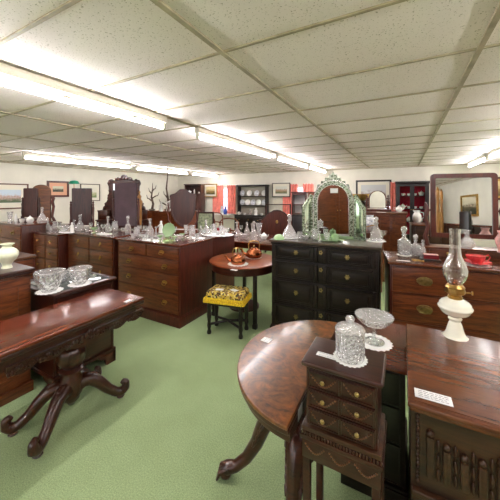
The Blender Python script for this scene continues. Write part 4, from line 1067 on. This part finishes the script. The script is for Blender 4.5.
# cabinet lined in red
def red_cabinet():
    xa, xb = on_y(396, 200, 8.4)[0], on_y(429, 200, 8.4)[0]; w = xb - xa; h = 1.93
    t = thing('glazed_display_cabinet', 'black glazed display cabinet lined in red on the back wall', 'cabinet', (xa, 8.33, 0))
    G().box(0, .05, 0, .38, 0, h).box(w - .05, w, 0, .38, 0, h).box(0, w, 0, .38, 0, .5, .003).box(-.02, w + .02, -.02, .38, h - .06, h, .008).out('carcass', M['black'], t)
    G().box(.05, w - .05, .35, .37, .5, h - .06).out('red_lining', M['redv'], t)
    for z in (.50, .86, 1.20, 1.54): G().box(.05, w - .05, .06, .35, z, z + .018).out('shelf', M['redv'] if z == .5 else M['black'], t)
    for k in range(2):
        a = .04 + k * (w / 2 - .04); b = a + w / 2 - .04
        d = G().ring([(a, .5), (b, .5), (b, h - .07), (a, h - .07)], [(a + .05, .56), (b - .05, .56), (b - .05, h - .13), (a + .05, h - .13)], -.01, .02).out('door', M['black'], t)
        put('knob', handle_mesh('knob'), d, (b - .025 if k == 0 else a + .025, -.01, 1.2))
    i = 0
    for z in (.881, 1.221, 1.561):
        for k in range(4):
            nm = ('lowest', 'middle', 'top')[(z > 1) + (z > 1.4)]
            put_at(('cup', 'teapot', 'cup', 'cup')[(k + i) % 4], (xa + .16 + (w - .32) * k / 3, 8.5, z), '%s piece of white ware from the left on the %s shelf of the red-lined cabinet' % (('first', 'second', 'third', 'fourth')[k], nm), 1.0, k * 1.3, 'white ware in the red-lined cabinet')
        i += 1
red_cabinet()

def simple_case(name, label, cat, loc, rot, w, d, h, mat, top, cols=2, knob=True, plinth=.1, top_t=.03):
    "case with panelled doors"
    t = thing(name, label, cat, loc, rot)
    G().box(0, w, .012, d, plinth * .9, h - top_t, .003).out('carcass', M[mat], t); G().box(-.02, w + .02, -.02, d, h - top_t, h, .008).out('top', M[top], t); G().box(-.01, w + .01, -.01, d, 0, plinth, .004).out('plinth', M[mat], t)
    cw = w / cols
    for k in range(cols):
        a, b = k * cw + .02, (k + 1) * cw - .02; z0, z1 = plinth + .02, h - top_t - .02
        e = .07 * min(1, cw / .4); dr = G().ring([(a, z0), (b, z0), (b, z1), (a, z1)], [(a + e, z0 + e), (b - e, z0 + e), (b - e, z1 - e), (a + e, z1 - e)], -.008, .014).box(a + e, b - e, .004, .013, z0 + e, z1 - e).out('door', M[mat], t)
        if knob: put('knob', handle_mesh('knob', 1.3), dr, (b - .03 if k % 2 == 0 else a + .03, -.008, (z0 + z1) / 2))
    return t

# mirror backs standing behind and on the chests
def swing_back(name, label, pos, rot, w, z0, z1, mat, stand_h, stand_w, stand_d, arch=0, scroll=0, post=True, smat='mahog_z'):
    "dressing chest with a swing mirror, seen from behind; stand_h is the height of the chest or box below"
    t = thing(name, label, 'mirror', pos, rot)
    if stand_h > .3:
        G().box(-stand_w / 2, stand_w / 2, -stand_d, .02, .06, stand_h - .025, .004).out('carcass', M[smat], t); G().box(-stand_w / 2 - .015, stand_w / 2 + .015, -stand_d - .015, .03, stand_h - .025, stand_h, .006).out('top', M['redx'], t)
        G().box(-stand_w / 2 - .01, stand_w / 2 + .01, -stand_d - .01, .025, 0, .07, .004).out('plinth', M[smat], t)
        for k in range(3):
            a = .1 + k * (stand_h - .15) / 3; d = G().box(-stand_w / 2 + .02, stand_w / 2 - .02, -stand_d - .008, -stand_d + .01, a, a + (stand_h - .15) / 3 - .01, .004).out('drawer', M['mahog'], t)
            for q in (-.25, .25): put('handle', handle_mesh('bail'), d, (q * stand_w, -stand_d - .008, a + .1))
    else:
        G().box(-stand_w / 2, stand_w / 2, -stand_d / 2, stand_d / 2, 0, stand_h, .006).out('base_box', M[smat], t)
    if arch: O = [(w, z0)] + arc(0, z1 - w * arch, w, 0, 180, 18, w * arch) + [(-w, z0)]
    else: O = [(w, z0), (w, z1 - .012), (w - .012, z1), (-w + .012, z1), (-w, z1 - .012), (-w, z0)]
    f = .88
    zc = (z0 + z1) / 2
    G().prism(O, .004, .016).out('back_board', M[mat], t); G().ring(O, [(a * f, zc + (b - zc) * .94) for a, b in O], -.016, .02).out('frame', M[mat if not arch else 'walnut'], t)
    G().prism([(a * .93, zc + (b - zc) * .96) for a, b in O], -.006, .002).out('mirror_plate', M['mirror'], t)
    if post:
        for s in (-1, 1):
            x = s * (w + .03); zm = z0 + (z1 - z0) * .55; g = G()
            if scroll:
                g.tube([(x + s * .06, 0, stand_h), (x + s * .05, 0, stand_h + .1), (x, 0, stand_h + .2), (x + s * .03, 0, zm - .1), (x + s * .005, 0, zm), (x + s * .03, 0, zm + .08), (x + s * .01, 0, zm + .12)], [.04, .032, .026, .028, .032, .03, .018], 10); g.sph((x + s * .015, 0, zm + .09), (.04, .022, .04), 10)
            else:
                g.lathe([(.03, stand_h), (.03, stand_h + .03), (.016, stand_h + .05), (.024, stand_h + .12), (.015, stand_h + .2), (.022, zm - .06), (.014, zm - .02), (.02, zm), (.012, zm + .03), (.02, zm + .05), (0, zm + .08)], x, 0, seg=12)
            g.tube([(x, 0, zm), (s * (w - .01), 0, zm)], .009, 6); g.out('post', M[smat], t)
    return t
x, y, _ = on_y(27, 220, 2.68)
swing_back('toilet_mirror', 'dark rectangular toilet mirror seen from behind on the tallest left chest', (-6.22, 2.70, 1.0905), PI + .5, .13, .07, .62, 'darkredz', .05, .36, .2, smat='darkred')
x, y, _ = on_y(41.5, 220, 3.15)
swing_back('dressing_chest', 'dressing chest with arched oak mirror back and scrolled posts, at left behind brass-knobbed chest', (x, y, 0), PI + .55, .19, .98, 1.80, 'walnut', .92, .8, .45, arch=.7, scroll=1)
x, y, _ = on_y(82, 220, 3.2)
swing_back('dressing_chest', 'dressing chest with red-brown rectangular mirror back, behind the second chest of drawers', (x, y, 0), PI + .5, .185, 1.0, 1.71, 'darkredz', .93, .9, .45)
x, y, _ = on_y(126, 220, 3.42)
def purple():
    M['purple'] = plain('purplish_board', (84, 62, 70), .55, noise=.08, nscale=6)
    swing_back('dressing_chest', 'dressing chest with purplish plain mirror back in front of the carved stand', (x, y, 0), PI + .42, .205, 1.02, 1.80, 'purple', .93, .7, .30)
purple()
# carved stand behind it
def carved_stand():
    x, y, _ = on_y(120, 200, 4.2)
    t = thing('carved_dressing_stand', 'tall carved dark dressing stand with pierced crest behind the purplish mirror back', 'dressing stand', (x, y, 0), .42)
    G().box(-.55, .55, -.02, .4, .08, .98, .005).out('carcass', M['rose'], t); G().box(-.57, .57, -.04, .41, .98, 1.01, .006).out('top', M['darkred'], t); G().box(-.56, .56, -.03, .4, 0, .09, .005).out('plinth', M['rose'], t)
    for s in (-1, 1):
        b = G().box(s * .42 - .11, s * .42 + .11, .0, .25, 1.01, 1.2, .006).box(s * .42 - .12, s * .42 + .12, -.01, .26, 1.2, 1.225, .005).out('jewel_box', M['rose'], t)
        o = [(.30, 1.22), (.52, 1.22), (.50, 1.30), (.46, 1.33), (.47, 1.38), (.42, 1.42), (.38, 1.50), (.40, 1.56), (.36, 1.62), (.37, 1.78), (.40, 1.84), (.37, 1.92), (.31, 1.92), (.31, 1.60), (.28, 1.45)]
        g = G().prism([(s * a, c) for a, c in o], .16, .2, 'xz')
        for a, c in ((.46, 1.27), (.42, 1.36), (.37, 1.5), (.34, 1.68), (.35, 1.86)): g.sph((s * a, .155, c), (.03, .02, .04), 8)
        g.out('scroll_side', M['rose'], t)
    o = [(-.4, 1.86), (-.36, 1.93), (-.22, 1.92), (-.16, 1.99), (-.08, 1.99), (-.05, 2.04), (0, 2.05), (.05, 2.04), (.08, 1.99), (.16, 1.99), (.22, 1.92), (.36, 1.93), (.4, 1.86)]
    g = G().prism(o, .16, .2, 'xz')
    for a in (-.3, -.18, -.08, 0, .08, .18, .3): g.sph((a, .155, 1.9 + .06 * math.cos(a * 4)), (.04, .02, .03), 8)
    g.out('pierced_crest', M['rose'], t); G().ring([(-.31, 1.1), (.31, 1.1), (.31, 1.88), (-.31, 1.88)], [(-.27, 1.14), (.27, 1.14), (.27, 1.84), (-.27, 1.84)], .15, .2).out('mirror_frame', M['rose'], t); G().box(-.28, .28, .17, .18, 1.13, 1.85).out('mirror_plate', M['mirror'], t)
carved_stand()
x, y, _ = on_y(139.5, 220, 3.9)
t = thing('turned_post', 'golden pine turned post standing right of the purplish mirror back', 'post', (x, y, 0))
G().lathe([(0, 0), (.09, 0), (.09, .04), (.05, .07), (.04, .5), (.05, .9), (.04, 1.0), (.045, 1.3), (.06, 1.45), (.03, 1.5), (.04, 1.55), (.012, 1.6), (.02, 1.64), (0, 1.68)], seg=16).out('post', M['pine'], t)
x, y, _ = on_x(74, 181, -7.4)
t = thing('green_shade_lamp', 'tall lamp with small green glass shade behind the red-brown mirror back', 'lamp', (x, y, 0))
G().lathe([(0, 0), (.14, 0), (.14, .03), (.03, .06), (.025, 1.72), (.03, 1.75), (0, 1.75)], seg=14).out('stand', M['black'], t); G().lathe([(.03, 1.95), (.09, 1.93), (.13, 1.86), (.125, 1.86), (.085, 1.92), (.03, 1.94)], seg=18).out('lamp_shade', M['greensh'], t); G().tube([(0, 0, 1.75), (0, 0, 1.945)], .01, 6).out('stem', M['brass'], t)

# shield mirror on the rear chest
def shield():
    x, y, _ = on_y(183, 225, 3.5)
    t = thing('shield_mirror', 'shield-shaped swing mirror seen from behind on the rear red-sided chest', 'mirror', (x, y, .9705), math.radians(30))
    pts = []
    half = [(0, .71), (.05, .705), (.09, .67), (.13, .64), (.20, .62), (.215, .60), (.20, .50), (.20, .40), (.185, .30), (.14, .20), (.08, .13), (.03, .10), (0, .09)]
    O = half + [(-a, b) for a, b in half[-2:0:-1]]; zc = .42
    G().prism(O, -.006, .008).out('back_board', M['darkredz'], t); G().ring(O, [(a * .9, zc + (b - zc) * .9) for a, b in O], -.012, .016).out('frame', M['darkredz'], t); G().prism([(a * .94, zc + (b - zc) * .94) for a, b in O], .009, .012).out('mirror_plate', M['mirror'], t)
    for s in (-1, 1):
        G().tube([(s * .1, 0, .03), (s * .17, 0, .08), (s * .235, 0, .2), (s * .25, 0, .34), (s * .235, 0, .44), (s * .24, 0, .48)], [.018, .014, .012, .011, .012, .007], 8).tube([(s * .24, 0, .4), (s * .19, 0, .4)], .007, 6).out('upright', M['mahog_z'], t)
    G().box(-.24, .24, -.09, .09, 0, .055, .012, 3).out('base_box', M['mahog'], t)
shield()
# orange sideboard with driftwood
x, y, _ = by_d(162, 211, 7.0)
simple_case('orange_sideboard', 'orange-brown sideboard beyond the left chests, carrying branching driftwood', 'sideboard', (x - .85, y - .1, 0), .2, 1.6, .5, 1.17, 'orange', 'orange', 3)
def driftwood(px, pyb, pyt, label, br):
    d = 7.12; x, y, zt = by_d(px, pyt, d); zb = 1.1705
    t = thing('driftwood_branch', label, 'driftwood', (x, y, zb), 0, 'driftwood on the orange sideboard')
    h = zt - zb; G().sph((0, 0, .03), (.09, .07, .03), 10).out('base', M['bark'], t)
    g = G(); g.tube([(0, 0, .03), (.03, .01, h * .25), (-.02, 0, h * .5), (.02, 0, h * .75), (.01, .01, h)], [.035, .028, .022, .014, .005], 8)
    for z, dx, dy, r in br: g.tube([(0, 0, h * z), (dx * .5, dy * .5, h * z + .06), (dx * .8, dy * .8, h * z + .07), (dx, dy, h * z + .16)], [.018, .014, .01, .004], 6)
    g.out('branches', M['bark'], t)
driftwood(152, 211, 183, 'left driftwood piece with antler-like branches on the orange sideboard', ((.35, -.2, 0, 0), (.45, .22, .03, 0), (.6, -.14, .02, 0), (.7, .15, 0, 0)))
driftwood(167, 211, 166, 'tall thin driftwood piece on the orange sideboard reaching towards the ceiling', ((.12, -.28, 0, 0), (.2, .12, .05, 0), (.3, -.12, 0, 0)))
x, y, _ = by_d(168.5, 212, 6.9); put_at('vase', (x, y, 1.1705), 'white-lit glass vase beside the tall driftwood on the orange sideboard', 1.5)
x, y, _ = by_d(161, 212, 6.95); put_at('figure', (x, y, 1.1705), 'china figurine between the two driftwood pieces', 1.4)
# tall piece in the corner
x, y, _ = by_d(191, 200, 10.35)
t = simple_case('corner_press', 'tall dark press with white ornaments on its top shelf, in the back left corner', 'cupboard', (x - .34, y, 0), .25, .66, .42, 1.62, 'darkredz', 'darkred', 2)
G().box(0, .04, .05, .4, 1.62, 1.95).box(.62, .66, .05, .4, 1.62, 1.95).box(-.02, .68, .02, .41, 1.93, 1.97, .006).box(0, .66, .38, .4, 1.62, 1.93).out('open_shelf', M['darkred'], t)
x2, y2 = x - .34, y
for k in range(3):
    q = .13 + .2 * k; put_at(('teapot', 'figure', 'cup')[k], (x2 + math.cos(.25) * q - math.sin(.25) * .2, y2 + math.sin(.25) * q + math.cos(.25) * .2, 1.6215), ('white teapot on the shelf of the corner press', 'white figurine in the middle of the corner press shelf', 'white cup at the right of the corner press shelf')[k], 1.05)

# chairs
def chair(label, pos, rot, mat, wood_, h=1.0, w=.44, padded=True, group=None):
    t = thing('chair', label, 'chair', pos, rot, group)
    G().box(-w / 2, w / 2, -.21, .21, .40, .47, .02, 3).out('seat', M[mat], t)
    if padded:
        G().box(-w / 2 + .03, w / 2 - .03, .19, .23, .56, h - .04, .015, 3).out('backrest', M[mat], t); G().ring([(-w / 2, .52), (w / 2, .52), (w / 2, h), (-w / 2, h)], [(-w / 2 + .035, .56), (w / 2 - .035, .56), (w / 2 - .035, h - .04), (-w / 2 + .035, h - .04)], .19, .235).out('back_frame', M[wood_], t)
    else:
        G().tube([(-w / 2, .21, .44), (-w / 2 - .01, .24, h - .1), (-w / 2 * .7, .25, h - .02), (0, .255, h), (w / 2 * .7, .25, h - .02), (w / 2 + .01, .24, h - .1), (w / 2, .21, .44)], .018, 8).out('back_frame', M[wood_], t)
        G().tube([(-w / 2, .23, .68), (0, .25, .70), (w / 2, .23, .68)], .02, 8).out('cross_rail', M[wood_], t)
    for sx in (-1, 1):
        for sy in (-1, 1): G().tube([(sx * (w / 2 - .025), sy * .185, .42), (sx * (w / 2 - .02), sy * (.19 if sy < 0 else .23), 0)], [.022, .015], 8).out('leg', M[wood_], t)
    return t
x, y, _ = by_d(208, 211, 6.7); chair('upholstered chair with grey-green framed back beyond the red-sided chest', (x, y, 0), PI + .35, 'greencloth', 'darkred', 1.19, .42)
for i, (px, d, rr) in enumerate(((219, 7.9, 2.6), (232, 7.2, 3.4), (222, 9.3, 3.0))):
    x, y, _ = by_d(px, 215, d); chair(('curved open-back dining chair left of the far long table', 'second curved open-back chair nearer the black dresser', 'farther curved open-back chair below the far left window')[i], (x, y, 0), rr, 'redv', 'orange', 1.0, .46, False, 'curved open-back chairs')
x, y, _ = by_d(302.5, 214, 6.0); chair('black high-backed chair left of the triple mirror', (x, y, 0), PI + .1, 'black', 'black', 1.17, .34)
# blue and white ware on the first sill
wx = (w1[0] + w1[1]) / 2
for dx, nm, mt in ((-.02, 'tall white jug on the sill of the far left window', 'bluec'), (.13, 'cobalt blue vase on the sill of the far left window', 'blue')):
    t = thing('china_vase', nm, 'vase', (wx + dx, YB - .17, .8505)); G().lathe([(0, 0), (.05, 0), (.07, .08), (.06, .18), (.03, .24), (.045, .3), (.04, .3), (0, .2)], seg=16).out('vase', M[mt], t)

# long table beyond the round table
def long_table(label, x0, x1, y0, y1, h, mat):
    t = thing('long_table', label, 'table', ((x0 + x1) / 2, (y0 + y1) / 2, 0)); a, b = (x1 - x0) / 2, (y1 - y0) / 2
    G().box(-a, a, -b, b, h - .03, h, .008).out('top', M[mat], t); G().box(-a + .06, a - .06, -b + .06, b - .06, h - .12, h - .03, .003).out('frieze', M[mat], t)
    for sx in (-1, 1):
        for sy in (-1, 1): G().lathe([(0, 0), (.02, 0), (.024, .03), (.016, .06), (.03, .3), (.034, .5), (.024, .54), (.036, .58), (.036, h - .03)], sx * (a - .09), sy * (b - .09), seg=12).out('leg', M[mat], t)
long_table('long reddish table beyond the round table, covered with decanters and glass', -3.3, -1.45, 4.25, 5.25, .76, 'redx')
for px, py, kind, s, lab in ((237, 236, 'ship', 1.2, 'large decanter at left of the long table with decanters'), (247, 235, 'bell', 1.1, 'second decanter on the long table, left of the tall carafe'), (254, 240, 'slim', 1.3, 'tall slim carafe at the front middle of the long table'), (259, 236, 'vase', 1.5, 'tall glass vase right of the slim carafe on long table'),
                        (243, 239, 'bowl', .8, 'glass bowl at the front of the long table'), (264, 239, 'teapot', 1.0, 'white teapot at the right front of the long table'), (241, 233, 'goblet', 1.1, 'goblet at the back left of the long table'), (252, 233.5, 'candle', 1.2, 'glass candlestick at the back of the long table')):
    sit(kind, px, py, .76, lab, s)
# shaped headboard, towel rail
x, y, _ = by_d(277, 210, 6.6)
t = thing('shaped_headboard', 'serpentine-topped mahogany headboard left of the wide ship decanter', 'headboard', (x, y, 0), .35)
o = [(-.42, .35), (.42, .35), (.42, .98), (.36, 1.0), (.28, 1.08), (.18, 1.17), (.08, 1.22), (0, 1.23), (-.08, 1.22), (-.18, 1.17), (-.28, 1.08), (-.36, 1.0), (-.42, .98)]
G().prism(o, -.02, .02).out('panel', M['mahog_z'], t); G().ring(o, [(a * .93, .78 + (b - .78) * .93) for a, b in o], -.03, .03).out('moulding', M['darkred'], t); G().sph((0, -.03, .95), (.03, .012, .04), 8).out('motif', M['brass'], t)
for s in (-1, 1): G().box(s * .4 - .03, s * .4 + .03, -.03, .03, 0, 1.0, .006).out('leg', M['darkred'], t)
x, y, _ = by_d(278, 204, 7.8)
t = thing('towel_rail', 'thin dark towel rail frame above the shaped headboard', 'towel rail', (x, y, 0), .4)
for s in (-1, 1): G().tube([(s * .34, 0, .03), (s * .34, 0, 1.33)], .018, 8).box(s * .34 - .02, s * .34 + .02, -.15, .15, 0, .04, .006).out('upright', M['darkred'], t)
for z in (1.31, .8, .3): G().tube([(-.34, 0, z), (.34, 0, z)], .012, 7).out('rail', M['darkred'], t)
# bookcase and wardrobe
x, y, _ = by_d(299, 193, 7.4)
t = thing('glazed_bookcase', 'narrow glazed bookcase with pale shelves beside the brown wardrobe', 'bookcase', (x - .24, y + .1, 0), .15)
w_, h_ = .4, 1.66
G().box(0, .03, 0, .3, 0, h_).box(w_ - .03, w_, 0, .3, 0, h_).box(-.015, w_ + .015, -.015, .3, h_ - .04, h_, .005).box(0, w_, .28, .3, 0, h_).box(0, w_, 0, .3, 0, .8).out('carcass', M['mahog_z'], t); G().box(.03, w_ - .03, .27, .279, .8, h_ - .04).out('pale_lining', M['white'], t)
for z in (1.05, 1.3): G().box(.03, w_ - .03, .03, .27, z, z + .02).out('shelf', M['mahog'], t)
d = G().ring([(0, .8), (w_, .8), (w_, h_ - .04), (0, h_ - .04)], [(.045, .85), (w_ - .045, .85), (w_ - .045, h_ - .09), (.045, h_ - .09)], -.02, 0).out('door', M['mahog_z'], t); put('knob', handle_mesh('knob'), d, (w_ - .02, -.02, 1.2))
x, y, _ = by_d(319, 192, 7.0); simple_case('wardrobe', 'plain brown wardrobe behind the triple dressing mirror', 'wardrobe', (x - .28, y, 0), .1, .9, .5, 1.66, 'orange' if False else 'mahog', 'mahog', 2)
# torchere with gilt bowl
x, y, _ = by_d(361, 194, 5.9)
t = thing('torchere', 'dark column torchere with gilt bowl right of the triple mirror', 'torchere', (x, y, 0))
G().lathe([(0, 0), (.16, 0), (.16, .04), (.1, .08), (.06, .14), (.05, .6), (.07, .7), (.05, .8), (.06, 1.2), (.1, 1.35), (.11, 1.42), (.06, 1.46)], seg=20).out('column', M['black'], t); G().lathe([(.05, 1.46), (.1, 1.48), (.17, 1.54), (.185, 1.6), (.17, 1.6), (.09, 1.5), (0, 1.49)], seg=28, wob=lambda a, z: 1 + (.03 * math.cos(12 * a) if z > 1.5 else 0)).out('gilt_bowl', M['gold'], t)
# court cupboard
x, y, _ = by_d(379, 213, 5.15)
simple_case('court_cupboard', 'dark brown panelled cupboard bearing the round-arched toilet mirror', 'cupboard', (x - .28, y, 0), .0, .72, .5, 1.265, 'mahog', 'mahog', 3)
mx, my, _ = by_d(377, 213, 5.35)
t = swing_back('toilet_mirror', 'round-arched toilet mirror on the dark panelled cupboard, below the large picture', (mx, my + .1, 1.2655), math.radians(20), .165, .06, .40, 'carved', .045, .44, .2, arch=1.0)
for px, kind, s, lab in ((399, 'teapot', 1.0, 'white teapot at the right of the panelled cupboard top'),):
    x, y, _ = by_d(px, 213, 5.3); put_at(kind, (x, y, 1.2655), lab, s)
# side table with blue jar and copper pan
x, y, _ = by_d(366, 230, 4.55)
long_table('small side table between the dark oak chest and panelled cupboard', x - .3, x + .3, y - .24, y + .24, 1.0, 'mahog')
t = thing('blue_white_jar', 'blue and white china jar beyond the tall decanter', 'jar', (x + .05, y + .1, 1.0005)); G().lathe([(0, 0), (.06, 0), (.09, .06), (.1, .14), (.08, .2), (.05, .22), (.06, .25), (.05, .25), (0, .2)], seg=18).out('jar', M['bluec'], t)
t = thing('copper_pan', 'shiny copper pan beside the foot of the tall decanter', 'pan', (x - .08, y - .12, 1.0005)); G().lathe([(0, 0), (.09, 0), (.1, .02), (.1, .1), (.094, .1), (.09, .02), (0, .012)], seg=24).out('pan', M['copper'], t); G().tube([(.095, 0, .08), (.16, .03, .1), (.22, .06, .11)], .009, 7).out('handle', M['brass'], t)
# chest in front of the red cabinet
x, y, _ = by_d(403, 224, 4.9)
chest('chest_of_drawers', 'dark chest in front of the red-lined cabinet, left of the swing mirror', 'chest of drawers', (x + .16, y + .02, 0), .12, .8, .45, 1.08, [(1, 2), (1, 1), (1.2, 1)], 'carved', 'carved', 'mahog', 'knob')
x, y, _ = by_d(417, 224, 5.15)
t = thing('white_pitcher', 'white pottery pitcher on the dark chest before the red-lined cabinet', 'pitcher', (x, y, 1.0805)); G().lathe([(0, 0), (.05, 0), (.075, .06), (.07, .13), (.045, .18), (.055, .22), (.05, .22), (.04, .18), (0, .15)], seg=18, wob=lambda a, z: 1 + (.3 * max(0, math.cos(a - PI)) ** 6 if z > .2 else 0)).out('body', M['china'], t); G().tube([(.05, 0, .19), (.1, 0, .18), (.11, 0, .1), (.07, 0, .06)], .008, 7).out('handle', M['china'], t)

# ------------------------------------------------------------------ what the mirrors look back at
simple_case('wardrobe', 'tall brown wardrobe reflected in the middle of the triple mirror', 'wardrobe', (2.35, -2.55, 0), PI, 1.5, .55, 2.05, 'mahog', 'mahog', 2)
simple_case('side_cupboard', 'dark sideboard reflected low in the large swing mirror', 'sideboard', (2.45, -.2, 0), -PI / 2, 2.0, .5, 1.2, 'carved', 'redx', 3)
for q, lab in (((1.98, -.76), 'golden turned pine post reflected at left in the swing mirror'), ((2.27, -1.3), 'second golden turned pine post reflected in the swing mirror')):
    t = thing('turned_post', lab, 'post', (q[0], q[1], 0)); G().lathe([(0, 0), (.06, 0), (.06, .05), (.035, .1), (.05, .6), (.03, .8), (.045, 1.2), (.03, 1.6), (.04, 2.0), (0, 2.1)], seg=14).out('post', M['pine'], t)
put_at('bell', (2.62, -.75, 1.2005), 'decanter on the dark sideboard reflected in the swing mirror', 1.3)
t = thing('white_topped_table', 'low table with pale top reflected at lower left of the swing mirror', 'table', (1.75, .45, 0))
G().box(-.3, .3, -.4, .4, .72, .75, .006).out('top', M['china'], t); G().box(-.27, .27, -.37, .37, .62, .72, .003).out('frieze', M['carved'], t)
for sx in (-1, 1):
    for sy in (-1, 1): G().lathe([(0, 0), (.02, 0), (.03, .3), (.03, .62)], sx * .23, sy * .33, seg=10).out('leg', M['carved'], t)
t = thing('high_back_chair', 'tall black upholstered chair reflected in the swing mirror', 'chair', (2.1, -.22, 0), -PI / 2)
G().box(-.22, .22, -.21, .21, .38, .47, .02, 3).out('seat', M['black'], t); G().box(-.2, .2, .17, .23, .47, 1.5, .02, 3).out('backrest', M['black'], t)
for sx in (-1, 1):
    for sy in (-1, 1): G().tube([(sx * .19, sy * .18, .4), (sx * .2, sy * .19, 0)], [.022, .015], 8).out('leg', M['black'], t)
t = thing('framed_picture', 'dark framed picture reflected high in the swing mirror', 'picture', (XR - .001, -1.5, 1.4), -PI / 2, 'framed pictures on the walls')
R = lambda e: [(-.4 + e, e), (.4 - e, e), (.4 - e, .55 - e), (-.4 + e, .55 - e)]
G().ring(R(0), R(.05), -.03, 0).out('frame', M['gold'], t); G().box(-.36, .36, -.01, -.003, .04, .51).out('painting', PAINT['land'], t)
# ------------------------------------------------------------------ view
scene.view_settings.view_transform = 'Standard'
try: scene.view_settings.look = 'None'
except Exception: pass
scene.view_settings.gamma = 1; scene.view_settings.use_curve_mapping = False
scene.view_settings.exposure = 1.64
w = bpy.data.worlds.new('world'); scene.world = w; w.use_nodes = True
w.node_tree.nodes['Background'].inputs['Color'].default_value = (.8, .87, 1, 1); w.node_tree.nodes['Background'].inputs['Strength'].default_value = 1
